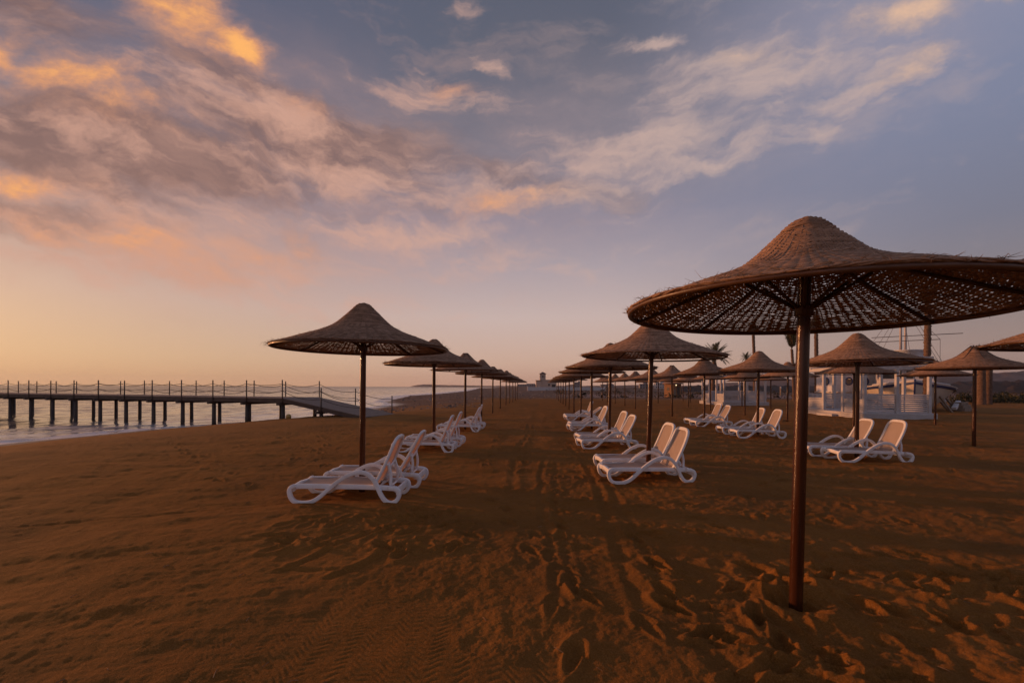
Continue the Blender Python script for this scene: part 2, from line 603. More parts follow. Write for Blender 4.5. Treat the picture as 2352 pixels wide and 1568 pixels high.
walk(.3, 2.6, .9, 9.0, 11)
walk(1.0, 2.9, -.4, 7.2, 8)
walk(-.9, 6.3, -1.3, 4.6, 4)
walk(1.5, 5.6, 5.5, 4.2, 8)
walk(-2.6, 5.9, -1.1, 5.6, 4)
walk(.8, 7.0, 4.6, 6.2, 7)
walk(.1, 9.0, .9, 20, 18)
walk(4.5, 8.0, 8.0, 9.8, 7)
walk(5.2, 5.6, 5.8, 12.0, 10)
walk(-.7, 9.8, -.3, 17, 12)
walk(-4.6, 7.5, -11, 14, 12)
walk(-4.2, 9.5, -9, 21, 14)
for i in range(60):
    prints.append((_rng.uniform(-2.9, -.5), _rng.uniform(4.7, 6.4), _rng.uniform(0, 6.3), _rng.uniform(.010, .024)))
for i in range(90):
    prints.append((_rng.uniform(1.2, 5.2), _rng.uniform(2.3, 4.4), _rng.uniform(0, 6.3), _rng.uniform(.018, .042)))
for i in range(60):
    prints.append((_rng.uniform(.2, 7.5), _rng.uniform(4.3, 9.5), _rng.uniform(0, 6.3), _rng.uniform(.008, .022)))
for i in range(120):
    prints.append((_rng.uniform(-9, 13), _rng.uniform(8, 24), _rng.uniform(0, 6.3), _rng.uniform(.012, .028)))


def base_h(x, y):
    s = shore_dist(x, y)
    z = SEA_Z + np.where(s < 0, s * .07, 0) + (0 - SEA_Z) * np.clip(sstep(s, -2.5, 10.5 + np.clip((y - 52) * .30, 0, 60)) * 1.0, 0, 1) - .056
    z = np.where(s < -2.5, np.minimum(z, SEA_Z + s * .07), z)
    z = z + .056 * sstep(s, 5, 11)
    z = z + .07 * np.exp(-((s - 13) / 3.0) ** 2) * sstep(y, 14, 24) * sstep(70 - y, 0, 20)
    # the land beyond the rows lifts a little towards the hills
    far = sstep(y, 70, 400) * sstep(s, 15, 60)
    z = z + far * (1.2 + 1.2 * fbm(x * .012, y * .012, 3, 41))
    z = z + sstep(y, 70, 95) * sstep(s, 18, 55) * .35 * fbm(x * .06, y * .06, 4, 42)
    return z


def fine_h(x, y, full=True):
    s = shore_dist(x, y)
    near = sstep(s, .5, 6)
    rr = np.hypot(x, y)
    # slow swell of the raked sand
    z = near * (.035 * fbm(x * .30, y * .22, 3, 1) + .024 * fbm(x * .9, y * .75, 3, 2))
    # trampled texture, flatter towards the water and in the bottom left where the rake has passed
    flat = sstep(-x + .35 * y - 1.2, 0, 2.5)
    tram = (1 - .50 * flat)
    comb = sstep(x, -2.9, -1.0) * sstep(2.0 - x, 0, 1.0) * sstep(4.6 - y + .25 * x, 0, 1.2) * sstep(fbm(x * .9, y * .9, 3, 33), -.3, .0)
    tram = tram * (1 - .75 * comb)
    z = z + near * tram * (.019 * fbm(x * 3.1, y * 2.6, 4, 3) + .011 * fbm(x * 9.5, y * 8.0, 4, 4, .62)) * sstep(80 - y, 0, 30)
    lumps = np.abs(fbm(x * 1.6, y * 2.0, 4, 9))
    z = z + near * tram * .020 * lumps
    # long drag streaks across the beach slope on the seaward side
    u = x * ROW[0] + y * ROW[1]
    v = x * ROW[1] - y * ROW[0]
    z = z + near * flat * .025 * fbm(v * .35 + u * .16, u * 1.7 - v * .45, 5, 12, .58)
    z = z + near * .028 * fbm(v * .55, u * 2.6, 4, 13, .6) * sstep(y, 6, 10) * sstep(75 - y, 0, 30)
    if not full:
        return z
    # churned sand bottom right
    ch = sstep(x, .75, 1.7) * sstep(5.2 - y, 0, 1.3)
    z = z + ch * (.050 * fbm(x * 2.8, y * 3.0, 5, 21, .55) + .042 * np.abs(fbm(x * 3.6, y * 3.6, 3, 22)))
    ch2 = sstep(x, -.6, .6) * sstep(8.0 - y, 0, 2.5) * sstep(y, 3.0, 4.4)
    z = z + ch2 * .018 * fbm(x * 3.3, y * 3.3, 3, 24)
    # comb ripples left by the beach cleaner
    wob = .045 * np.sin(x * 9.0 + 1.5 * vnoise(x * 1.3, y * 1.3, 31)) + .30 * fbm(x * .8, y * .8, 3, 32) + .02 * np.sin(x * 31)
    ph = (y * .97 + x * .22 + wob) * 2 * PI / .050
    msk = comb
    z = z + msk * .0038 * (np.abs(np.sin(ph / 2)) ** .8 - .5)
    # wheel and drag tracks running along the lane
    for v0, wdt, dep, u0, u1 in ((.10, .05, .016, 3.4, 12), (.34, .045, .014, 3.6, 11), (.95, .055, .02, 3.3, 14), (-.55, .07, .014, 5, 22),
                                 (1.15, .05, .014, 3.5, 9.5), (-.25, .22, .012, 10, 60), (1.0, .22, .010, 11, 60)):
        vv = v - v0 - .10 * np.sin(u * .55 + v0 * 3) - .05 * vnoise(u * 1.1, u * 0 + v0 * 9, 51)
        g = np.exp(-(vv / wdt) ** 2) - .55 * np.exp(-((np.abs(vv) - wdt * 2.0) / (wdt * .8)) ** 2)
        z = z - .6 * dep * g * sstep(u, u0, u0 + .6) * sstep(u1 - u, 0, 1.5)
    for (xa, ya, xb, yb, wdt, dep) in ((-2.3, 4.15, -1.25, 6.2, .035, .018), (-1.75, 4.0, -.95, 5.3, .04, .018), (-2.4, 4.35, -1.5, 4.2, .03, .012),
                                       (-6.5, 5.5, -2.8, 6.9, .03, .009), (-9, 8.2, -4.2, 10.4, .04, .010), (-10, 11, -3.6, 9.6, .04, .010)):
        d = np.array((xb - xa, yb - ya))
        L = np.linalg.norm(d)
        d = d / L
        t = (x - xa) * d[0] + (y - ya) * d[1]
        q = -(x - xa) * d[1] + (y - ya) * d[0] + .03 * np.sin(t * 5)
        z = z - dep * (np.exp(-(q / wdt) ** 2) - .7 * np.exp(-((q - wdt * 1.9) / wdt) ** 2)) * sstep(t, 0, .15) * sstep(L - t, 0, .15)
    # pit and collar of sand round the near pole and the others
    for row in ROWS.values():
        for (px, py) in row:
            if py > 25:
                continue
            d = np.hypot(x - px, y - py)
            z = z + np.where(d < 1.2, .045 * np.exp(-((d - .27) / .085) ** 2) * (1 + .8 * vnoise(x * 5, y * 5, 71)) - .045 * np.exp(-(d / .17) ** 2), 0)
    return z


def prints_h(x, y, z):
    for (px, py, h, dep) in prints:
        sel = np.nonzero((np.abs(x - px) < .45) & (np.abs(y - py) < .45))[0]
        if not len(sel):
            continue
        ax, ay = x[sel] - px, y[sel] - py
        u = ax * math.cos(h) + ay * math.sin(h)
        v = -ax * math.sin(h) + ay * math.cos(h)
        q = (u / .14) ** 2 + (v / (.052 + .012 * np.sign(u))) ** 2
        dep = dep * .8
        z[sel] += -dep * np.exp(-q ** 2 * .9) + dep * .75 * np.exp(-((np.sqrt(q) - 1.55) / .38) ** 2)
    return z


def ground_z(x, y):
    xa, ya = np.array([x], float), np.array([y], float)
    return float((base_h(xa, ya) + fine_h(xa, ya, False))[0])


# one sheet, denser where the beach is close
rows = [0.0]
q = .8
while q < 2.3:
    rows.append(q)
    q += .06
while q < 3300:
    rows.append(q)
    q += max(.0065, min(q * q / 783 * .62, .013 * q if q < 90 else .045 * q))
rows = np.array(rows[1:])
fine_a = np.linspace(-R(56), R(56), 900)
rest_a = np.linspace(R(56), 2 * PI - R(56), 62)[1:-1]
ang = np.concatenate([fine_a, rest_a])
na, nr = len(ang), len(rows)
RR, AA = np.meshgrid(rows, ang, indexing='ij')
gx = (RR * np.sin(AA)).ravel()
gy = (RR * np.cos(AA)).ravel()
gz = base_h(gx, gy)
near_i = np.nonzero(RR.ravel() < 120)[0]
fz = fine_h(gx[near_i], gy[near_i])
fz = prints_h(gx[near_i], gy[near_i], fz)
gz[near_i] += fz * (1 - sstep(RR.ravel()[near_i], 80, 120))
V = np.stack([gx, gy, gz], 1)
V = np.vstack([V, [(0, 0, float(gz[:na].mean()))]])
i0 = (np.arange(nr - 1)[:, None] * na + np.arange(na)[None, :]).ravel()
i1 = (np.arange(nr - 1)[:, None] * na + (np.arange(na)[None, :] + 1) % na).ravel()
Q = np.stack([i0, i0 + na, i1 + na, i1], 1)
tri = np.stack([np.full(na, nr * na), np.arange(na), (np.arange(na) + 1) % na], 1)
me = bpy.data.meshes.new('sand_beach')
me.vertices.add(len(V))
me.vertices.foreach_set('co', V.ravel())
nl = Q.size + tri.size
me.loops.add(nl)
me.loops.foreach_set('vertex_index', np.concatenate([Q.ravel(), tri.ravel()]).astype(np.int32))
me.polygons.add(len(Q) + len(tri))
starts = np.concatenate([np.arange(len(Q)) * 4, Q.size + np.arange(len(tri)) * 3]).astype(np.int32)
me.polygons.foreach_set('loop_start', starts)
me.polygons.foreach_set('use_smooth', np.ones(len(Q) + len(tri), bool))
me.update(calc_edges=True)
at = me.attributes.new('shore', 'FLOAT', 'POINT')
at.data.foreach_set('value', shore_dist(V[:, 0], V[:, 1]).astype(np.float32))

gm = bpy.data.materials.new('beach_sand')
gm.use_nodes = True
G = NT(gm.node_tree)
gp = gm.node_tree.nodes['Principled BSDF']
geo = G.n('ShaderNodeNewGeometry')
pos = geo.outputs['Position']
sp = G.n('ShaderNodeSeparateXYZ')
G.L.new(pos, sp.inputs[0])
sh = G.n('ShaderNodeAttribute', attribute_name='shore')
shd = sh.outputs['Fac']
c1 = G.mix(G.ss(G.noise(pos, .55, 6, .6), .32, .68), (.225, .088, .016), (.30, .122, .025))
c1 = G.mix(G.m('MULTIPLY', G.ss(G.noise(pos, 3.2, 6, .65), .42, .75), .45), c1, (.175, .066, .012))
grain = G.noise(pos, 95, 3, .8)
c1 = G.mix(G.m('MULTIPLY', G.ss(grain, .42, .70), .75), c1, (.42, .19, .055))
# paler wind-dried sand towards the water, damp strip at its edge
n_big = G.noise(pos, .16, 5, .6)
dry = G.m('MULTIPLY', G.ss(shd, 17.0, 8.0), .6)
c1 = G.mix(G.m('MULTIPLY', G.ss(G.noise(pos, .33, 5, .6), .45, .65), .5), c1, (.185, .085, .026))
c1 = G.mix(dry, c1, (.31, .145, .050))
# stony scrub ground past the rows and on the spit
nz = G.m('MULTIPLY', G.m('SUBTRACT', n_big, .5), 26.0)
rocky = G.ss(G.m('ADD', sp.outputs[1], nz), 60, 78)
spit = G.m('MULTIPLY', G.ss(G.m('ADD', sp.outputs[1], nz), 36, 50), G.ss(G.m('ADD', sp.outputs[0], G.m('MULTIPLY', nz, .25)), -3.0, -6.0))
rocky = G.m('MAXIMUM', rocky, G.m('MULTIPLY', spit, .9))
peb = G.noise(pos, 2.2, 6, .75)
rc = G.ramp(peb, [(.3, (.115, .072, .052)), (.55, (.175, .115, .085)), (.75, (.25, .175, .135))])
rc = G.mix(G.ss(G.noise(pos, .07, 5, .6), .45, .62), rc, (.175, .125, .10))
c2 = G.mix(rocky, c1, rc)
# pale sandy track that runs behind the rows on the land side
trk = G.m('MULTIPLY', G.ss(G.m('ABSOLUTE', G.m('SUBTRACT', G.m('ADD', sp.outputs[1], G.m('MULTIPLY', nz, .35)), 88.0)), 15.0, 9.0),
          G.ss(sp.outputs[0], 6.0, 16.0))
c2 = G.mix(G.m('MULTIPLY', trk, .75), c2, (.30, .215, .185))
wet = G.ss(G.m('ADD', shd, G.m('MULTIPLY', G.m('SUBTRACT', n_big, .5), 2.0)), 2.6, .6)
c3 = G.mix(wet, c2, (.115, .062, .036))
G.L.new(c3, gp.inputs['Base Color'])
G.L.new(G.lin(wet, 0, 1, .92, .32), gp.inputs['Roughness'])
G.L.new(G.lin(wet, 0, 1, .06, .45), gp.inputs['Specular IOR Level'])
bm1 = G.n('ShaderNodeBump')
bm1.inputs['Distance'].default_value = .030
G.L.new(G.m('ADD', G.m('ADD', G.m('MULTIPLY', G.noise(pos, 6.5, 6, .66), 1.0), G.m('MULTIPLY', G.noise(pos, 42, 5, .7), .42)), G.m('MULTIPLY', grain, .34)), bm1.inputs['Height'])
bm2 = G.n('ShaderNodeBump')
bm2.inputs['Distance'].default_value = .22
G.L.new(G.m('MULTIPLY', rocky, .75), bm2.inputs['Strength'])
G.L.new(G.m('MULTIPLY', peb, rocky), bm2.inputs['Height'])
G.L.new(bm1.outputs[0], bm2.inputs['Normal'])
G.L.new(bm2.outputs[0], gp.inputs['Normal'])
tag(link('ground', me, gm), 'brown sand beach covered in footprints, rake ripples and wheel tracks', kind='structure')

# ------------------------------------------------------------------ sea
sr = [9.0]
while sr[-1] < 3250:
    sr.append(sr[-1] + max(.09, min(sr[-1] ** 2 / 1130 * .40, sr[-1] * .03)))
sr = np.array(sr)
sa = np.linspace(-R(112), R(38), 560)
RR, AA = np.meshgrid(sr, sa, indexing='ij')
x, y = (RR * np.sin(AA)).ravel(), (RR * np.cos(AA)).ravel()
rr = RR.ravel()
s = shore_dist(x, y)
w = np.zeros_like(x)
rg = np.random.RandomState(2)
for i in range(26):
    lam = rg.uniform(.5, 5.5)
    th = rg.normal(R(4), R(26))              # swell comes in from the left
    kx, ky = math.cos(th) * 2 * PI / lam, math.sin(th) * 2 * PI / lam
    amp = .0036 * lam ** .75
    res = sstep(lam * 9 - rr / 12, 0, 4)
    w += amp * np.sin(kx * x + ky * y + rg.uniform(0, 6.3) + 1.2 * vnoise(x * .12, y * .12, i)) * res
w *= .55 + .9 * np.clip(fbm(x * .05, y * .05, 3, 77) + .5, 0, 1)
# two low breakers along the shore
for s0, a, wd in ((-1.3, .05, .45), (-3.6, .075, .7), (-7.5, .06, 1.0)):
    line = s - s0 - .7 * vnoise(y * .22, y * 0 + s0, 61) - .25 * vnoise(y * .9, y * 0 + s0, 62)
    w += a * np.exp(-(line / wd) ** 2) * (.45 + vnoise(y * .13, y * 0 + 2 * s0, 63)) * 1.3 * sstep(150 - rr, 0, 60)
w *= sstep(-s, -1.5, 1.0) * .85 + .15
V = np.stack([x, y, SEA_Z + w], 1)
nr, na = len(sr), len(sa)
i0 = (np.arange(nr - 1)[:, None] * na + np.arange(na - 1)[None, :]).ravel()
Q = np.stack([i0, i0 + na, i0 + na + 1, i0 + 1], 1)
keep = (s[Q].min(1) < 3.0)
Q = Q[keep]
used = np.unique(Q)
remap = -np.ones(len(V), int)
remap[used] = np.arange(len(used))
Q = remap[Q]
me = bpy.data.meshes.new('sea')
me.vertices.add(len(used))
me.vertices.foreach_set('co', V[used].ravel())
me.loops.add(Q.size)
me.loops.foreach_set('vertex_index', Q.ravel().astype(np.int32))
me.polygons.add(len(Q))
me.polygons.foreach_set('loop_start', (np.arange(len(Q)) * 4).astype(np.int32))
me.polygons.foreach_set('use_smooth', np.ones(len(Q), bool))
me.update(calc_edges=True)
at = me.attributes.new('shore', 'FLOAT', 'POINT')
at.data.foreach_set('value', s[used].astype(np.float32))
sm = bpy.data.materials.new('sea_water')
sm.use_nodes = True
G = NT(sm.node_tree)
gp = sm.node_tree.nodes['Principled BSDF']
geo = G.n('ShaderNodeNewGeometry')
pos = geo.outputs['Position']
shd = G.n('ShaderNodeAttribute', attribute_name='shore').outputs['Fac']
foam_n = G.noise(pos, 1.6, 7, .68, .6)
fo = G.m('ADD', shd, G.m('MULTIPLY', G.m('SUBTRACT', foam_n, .5), 3.2))
foam = G.m('MULTIPLY', G.ss(fo, -2.4, -.2), G.ss(foam_n, .38, .54))
foam2 = G.m('MULTIPLY', G.m('MULTIPLY', G.ss(G.m('ABSOLUTE', G.m('ADD', fo, 3.8)), .8, .1), G.ss(foam_n, .45, .62)), .6)
foam = G.m('MAXIMUM', foam, foam2)
shallow = G.ss(shd, -16.0, -1.0)
G.L.new(G.mix(foam, G.mix(shallow, (.075, .07, .07), (.50, .43, .40)), (.80, .73, .70)), gp.inputs['Base Color'])
G.L.new(G.m('MAXIMUM', G.lin(foam, 0, 1, .06, .7), G.m('MULTIPLY', G.ss(shd, -6.0, -200.0, .22, .42), G.ss(G.noise(pos, .55, 7, .68, .3), .40, .62, .18, 1.15))), gp.inputs['Roughness'])
gp.inputs['IOR'].default_value = 1.33
mp = G.n('ShaderNodeMapping')
mp.inputs['Scale'].default_value = (1.0, .55, 1.0)
G.L.new(pos, mp.inputs[0])
b = G.n('ShaderNodeBump')
G.L.new(G.ss(shd, -12.0, -75.0, .030, .22), b.inputs['Distance'])
b.inputs['Strength'].default_value = 1.0
G.L.new(G.m('ADD', G.m('MULTIPLY', G.noise(mp.outputs[0], 1.1, 6, .6), 1.0), G.m('MULTIPLY', G.noise(mp.outputs[0], .09, 4, .5), 3.0)), b.inputs['Height'])
G.L.new(b.outputs[0], gp.inputs['Normal'])
tag(link('sea', me, sm), 'calm rippled sea reflecting the pink evening sky', kind='structure')


# ------------------------------------------------------------------ hills
def ridge(name, pts, depth, z0, material, label, seed, n=160, rough=.12):
    """pts: (x, y, crest height) along the ridge; a solid swell of land with real depth"""
    P = spline(np.array(pts, float), max(2, n // len(pts)))
    mbv, F = [], []
    m = 13
    for i, (x, y, h) in enumerate(P):
        d = np.array((x, y)) / math.hypot(x, y)
        for j in range(m):
            t = j / (m - 1)
            prof = math.sin(PI * t) ** .8 if t < 1 else 0
            off = (t - .5) * depth
            xx, yy = x + d[0] * off, y + d[1] * off
            nz = float(fbm(np.array([xx * 18 / depth]), np.array([yy * 18 / depth]), 4, seed)[0])
            mbv.append((xx, yy, z0 + max(h - z0, .2) * prof * (1 + rough * 2.2 * nz)))
    for i in range(len(P) - 1):
        for j in range(m - 1):
            a = i * m + j
            F.append((a, a + 1, a + m + 1, a + m))
    b = MB()
    b.add(mbv, F)
    return tag(b.build(name, material, smooth=True), label, kind='structure')


M['hill'] = mat('hill_earth', (.16, .105, .085), .95, (.225, .155, .13), .02, .6, .12, spec=.1, dirt=((.10, .07, .06), .05, .6))
M['bank'] = mat('bank_earth', (.085, .06, .05), .95, (.13, .092, .075), .15, .25, .8, spec=.1)
ridge('hills', [(110, 820, 2.5), (250, 830, 6), (330, 830, 5), (430, 820, 12), (520, 800, 19), (680, 800, 25), (900, 780, 31), (1200, 760, 38), (1700, 700, 42)],
      500, -1, 'hill', 'long low mauve brown hills on the land side horizon', 3)
ridge('hills', [(205, 1900, 2), (262, 1900, 13), (300, 1900, 3)], 120, -1, 'hill', 'small lone pointed hill far behind the left edge of the tall palms', 8, 40, .05)
ridge('headland', [(-520, 2200, -.6), (-455, 2200, 10.5), (-320, 2200, 8.5), (-150, 2100, 6.5), (60, 2000, 6), (260, 1900, 7), (500, 1800, 8)],
      260, -1.5, 'hill', 'low hazy headland beyond the curving shore', 5, 120, .16)
ridge('earth_bank', [(62, 176, .6), (72, 178, 2.2), (95, 180, 2.5), (125, 180, 2.3), (150, 170, 2.8), (175, 160, 4.4), (205, 150, 4.9), (260, 140, 5.2)],
      22, -.6, 'bank', 'dark earth bank running behind the white pavilions', 6, 140, .2)

# ------------------------------------------------------------------ umbrellas
UR = 1.42                # canopy radius
RIM_Z = 2.47
PROF = np.array([(.0, .76), (.03, .757), (.065, .742), (.10, .70), (.15, .625), (.22, .525), (.31, .405), (.40, .325), (.52, .25), (.66, .178), (.82, .092), (.93, .034), (1.0, .0)])
_pf = spline(PROF, 8)
_arc = np.concatenate([[0], np.cumsum(np.hypot(np.diff(_pf[:, 0] * UR), np.diff(_pf[:, 1])))])
ARC = _arc[-1]


def prof_at(a):
    """arc length from the apex -> radius, height, outward normal (r, z)"""
    r = np.interp(a, _arc, _pf[:, 0]) * UR
    z = np.interp(a, _arc, _pf[:, 1])
    e = .01
    dr = np.interp(np.minimum(a + e, ARC), _arc, _pf[:, 0]) * UR - np.interp(np.maximum(a - e, 0), _arc, _pf[:, 0]) * UR
    dzz = np.interp(np.minimum(a + e, ARC), _arc, _pf[:, 1]) - np.interp(np.maximum(a - e, 0), _arc, _pf[:, 1])
    n = np.hypot(dr, dzz) + 1e-9
    return r, z, -dzz / n, dr / n, dr / n, dzz / n


def canopy_mesh(seed, pitch=.0172):
    """rings of straw woven in and out of radial stakes; the slack between rings leaves gaps"""
    rg = np.random.RandomState(seed)
    b = MB()
    stakes = 88
    a = .03
    k = 0
    while a < ARC - .004:
        r, z, nr_, nz_, tr, tz = [float(v) for v in prof_at(np.array(a))]
        seg = int(max(20, min(stakes * 4, 2 * PI * r / .024)))
        th = np.arange(seg) / seg * 2 * PI
        # every ring is laid in three or four lengths of straw, each its own island with its own tone
        parts = 4 if r > .5 else 2
        cut0 = rg.uniform(0, 2 * PI)
        wv = rg.randint(1000)
        loosen = .0018 + .0028 * sstep(a / ARC, .18, .45)
        slack = loosen * 2.0 * fbm(np.cos(th) * r * 17 + k * 9.1, np.sin(th) * r * 17, 3, seed)
        bulge = .0052 * np.cos(th * stakes / 2 + PI * (k % 2)) + .012 * fbm(np.cos(th) * 2.2, np.sin(th) * 2.2 + a * .8, 2, seed + 3)
        half = (.0114 - .0004 * sstep(a / ARC, .25, .5)) * (1 + .5 * fbm(np.cos(th) * r * 11 + k * 3.3, np.sin(th) * r * 11, 2, seed + 7))
        thick = half * .62
        ca, sa_ = np.cos(th), np.sin(th)
        for pp in range(parts):
            i0, i1 = int(seg * pp / parts), int(seg * (pp + 1) / parts)
            idx = np.arange(i0, i1 + 1) % seg
            sh = int(cut0 / (2 * PI) * seg)
            idx = (idx + sh) % seg
            rows4 = []
            for du, dn in ((1, 0), (0, 1), (-1, 0), (0, -1)):
                u = slack[idx] + du * half[idx]
                n = bulge[idx] + dn * thick[idx]
                rad = r + tr * u + nr_ * n
                zz = z + tz * u + nz_ * n
                rows4.append(np.stack([rad * ca[idx], rad * sa_[idx], zz], 1))
            V = np.stack(rows4, 1).reshape(-1, 3)
            F = []
            for i in range(len(idx) - 1):
                for j in range(4):
                    j2 = (j + 1) % 4
                    F.append((i * 4 + j, i * 4 + j2, i * 4 + 4 + j2, i * 4 + 4 + j))
            b.add(V, F)
        a += pitch * rg.uniform(.88, 1.12)
        k += 1
    # radial stakes
    for i in range(stakes):
        t = (i + rg.uniform(-.25, .25)) / stakes * 2 * PI
        a0 = .05 if i % 4 == 0 else (.30 if i % 2 == 0 else .62)
        aa = np.linspace(a0, ARC, 14)
        r, z, nr_, nz_, _, _ = prof_at(aa)
        tt = t + rg.normal(0, .006, len(aa))
        off = -.002
        b.tube(np.stack([(r + nr_ * off) * np.cos(tt), (r + nr_ * off) * np.sin(tt), z + nz_ * off], 1), .0052, 4, cap=False)
    # thick twisted edge roll
    for q in range(3):
        th = np.arange(150) / 150 * 2 * PI
        wob = .010 * np.cos(th * 31 + q * 2.1) + .012 * fbm(th * 3, th * 0 + q, 2, seed + 11)
        rad = UR + .002 + .008 * np.sin(th * 23 + q * 2.1) + .006 * fbm(th * 9, th * 0 + 3 * q, 2, seed + 13)
        b.tube(np.stack([rad * np.cos(th), rad * np.sin(th), .006 + wob * .6], 1), .0065, 5, closed=True)
    me = b.mesh('canopy', True)
    me.materials.append(M['straw'])
    return me


def fringe_mesh(seed, n=1300):
    """loose straw ends that stick out of the weave and the rim"""
    rg = np.random.RandomState(seed)
    b = MB()
    for i in range(n):
        t = rg.uniform(0, 2 * PI)
        rim = rg.rand() < .62
        a = ARC - abs(rg.normal(0, .05)) if rim else rg.uniform(.25, 1) ** .6 * ARC
        r, z, nr_, nz_, tr, tz = [float(v) for v in prof_at(np.array(min(a, ARC)))]
        L = rg.uniform(.03, .11) * (1.2 if rim else .8)
        if rg.rand() < .04:
            L *= 1.9
        sgn = 1 if rg.rand() < .5 else -1
        ct, st = math.cos(t), math.sin(t)
        tang = np.array((-st, ct, 0)) * sgn
        outw = np.array((nr_ * ct, nr_ * st, nz_))
        down = np.array((tr * ct, tr * st, tz))
        p0 = np.array((r * ct, r * st, z)) + outw * .004
        lift = rg.uniform(.05, .55)
        dirv = tang * rg.uniform(.5, 1) + down * rg.uniform(-.2, .7) * (1.3 if rim else 1)
        dirv /= np.linalg.norm(dirv)
        P = [p0 + dirv * L * s + outw * lift * L * (s ** 1.5) - np.array((0, 0, .25 * L * s * s * (rg.rand() < .5))) for s in (0, .4, .75, 1)]
        w0 = rg.uniform(.0014, .0030)
        b.tube(P, [w0, w0 * .9, w0 * .65, w0 * .2], 3, cap=False)
    me = b.mesh('straw_fringe')
    me.materials.append(M['fringe'])
    return me


CAN = [canopy_mesh(11), canopy_mesh(23), canopy_mesh(37)]
FRI = [fringe_mesh(5), fringe_mesh(6), fringe_mesh(8)]


def make_shared():
    d = {}
    b = MB()
    zs = np.linspace(-.6, RIM_Z + .66, 12)
    b.tube([(0, 0, z) for z in zs], [.051 - .004 * i / 11 for i in range(12)], 20, up=(0, 1, 0))
    d['pole'] = b.mesh('pole', True)
    d['pole'].materials.append(M['pole'])
    b = MB()
    th = np.arange(96) / 96 * 2 * PI
    b.tube(np.stack([(UR - .012) * np.cos(th), (UR - .012) * np.sin(th), -.018 + 0 * th], 1), .019, 8, closed=True)
    d['hoop'] = b.mesh('rim_hoop', True)
    d['hoop'].materials.append(M['hoop'])
    b = MB()
    aa = np.linspace(.10, ARC - .01, 14)
    r, z, nr_, nz_, _, _ = prof_at(aa)
    b.tube(np.stack([r - nr_ * .030, 0 * r, z - nz_ * .030], 1), .016, 6)
    d['rib'] = b.mesh('rib', True)
    d['rib'].materials.append(M['rib'])
    b = MB()
    b.tube([(.035, 0, .02), (.25, 0, .16), (.44, 0, .285)], .014, 6)
    d['brace'] = b.mesh('brace', True)
    d['brace'].materials.append(M['rib'])
    b = MB()
    b.lathe([(.062, -.03), (.07, -.02), (.07, .05), (.062, .06)], 16)
    d['collar'] = b.mesh('collar')
    d['collar'].materials.append(M['rib'])
    return d


SH = make_shared()
ORD = ['first', 'second', 'third', 'fourth', 'fifth', 'sixth', 'seventh', 'eighth', 'ninth', 'tenth', 'eleventh', 'twelfth']
ROWNAME = {'A': 'row nearest the sea', 'B': 'row right of the central lane', 'C': 'third row from the sea',
           'D': 'fourth row from the sea', 'E': 'row beside the white pavilions'}
SPECIAL = {('B', 0): 'large woven straw umbrella in the right foreground on a bare varnished pole',
           ('A', 0): 'front straw umbrella of the seaside row over two loungers',
           ('C', 0): 'straw umbrella cut off by the right picture edge, nearest in its row',
           ('C', 1): 'straw umbrella over two loungers in front of the nearer pavilion',
           ('D', 0): 'straw umbrella with free standing pole, frontmost of the fourth row at the right'}
LEAN = {('B', 0): (0, 1.35), ('B', 1): (0, 1.3), ('B', 2): (0, .6), ('A', 0): (0, .3), ('C', 1): (0, .4)}
umb_rng = random.Random(3)
UMB = {}


def umbrella(key, x, y):
    row, i = key
    lab = SPECIAL.get(key) or 'straw umbrella, %s from the front in the %s' % (ORD[i], ROWNAME[row])
    lx, ly = LEAN.get(key, (umb_rng.uniform(-.5, .5), umb_rng.uniform(-.6, .7)))
    g = ground_z(x, y)
    z = -.02 if y < 20 else g - .02
    if row in 'AB' and y > 12:
        z += umb_rng.uniform(-.07, .05)
    t = empty('beach_umbrella', (x, y, z), (R(lx), R(ly), 0), lab, 'umbrella', 'straw umbrellas in rows on the beach')
    spin = umb_rng.uniform(0, 6.28)
    v = umb_rng.randrange(3) if key != ('B', 0) else 0
    link('pole', SH['pole'], None, t)
    c = link('canopy', CAN[v], None, t, (0, 0, RIM_Z), (R(umb_rng.uniform(-1.3, 1.3)) * (key != ('B', 0)), R(umb_rng.uniform(-1.3, 1.3)) * (key != ('B', 0)), spin))
    c.scale = (1, 1, 1.0 if y < 8 else umb_rng.uniform(.90, 1.07))
    if y < 45:
        f = link('straw_fringe', FRI[v], None, c)
        f['kind'] = 'stuff'
    link('rim_hoop', SH['hoop'], None, t, (0, 0, RIM_Z))
    rs = R(22.5 * .55) if key == ('B', 0) else umb_rng.uniform(0, .7)
    if y < 48:
        for k in range(8):
            link('rib', SH['rib'], None, t, (0, 0, RIM_Z), (0, 0, rs + k * PI / 4))
    if y < 20:
        for k in range(8):
            link('brace', SH['brace'], None, t, (0, 0, RIM_Z - .02), (0, 0, rs + k * PI / 4))
        link('collar', SH['collar'], None, t, (0, 0, RIM_Z - .02))
    UMB[key] = t
    return t


for row in 'ABCDE':
    for i, (x, y) in enumerate(ROWS[row]):
        umbrella((row, i), x, y)

# ------------------------------------------------------------------ sun loungers
SIDE = [(.06, .285), (.015, .262), (-.012, .20), (.015, .10), (.085, .038), (.20, .024), (.32, .042), (.435, .105), (.57, .222), (.72, .345), (.855, .432),
        (.975, .482), (1.08, .494), (1.185, .462), (1.275, .373), (1.335, .26), (1.385, .150), (1.445, .066), (1.53, .026), (1.615, .055),
        (1.66, .13), (1.655, .205), (1.60, .243), (1.50, .255)]


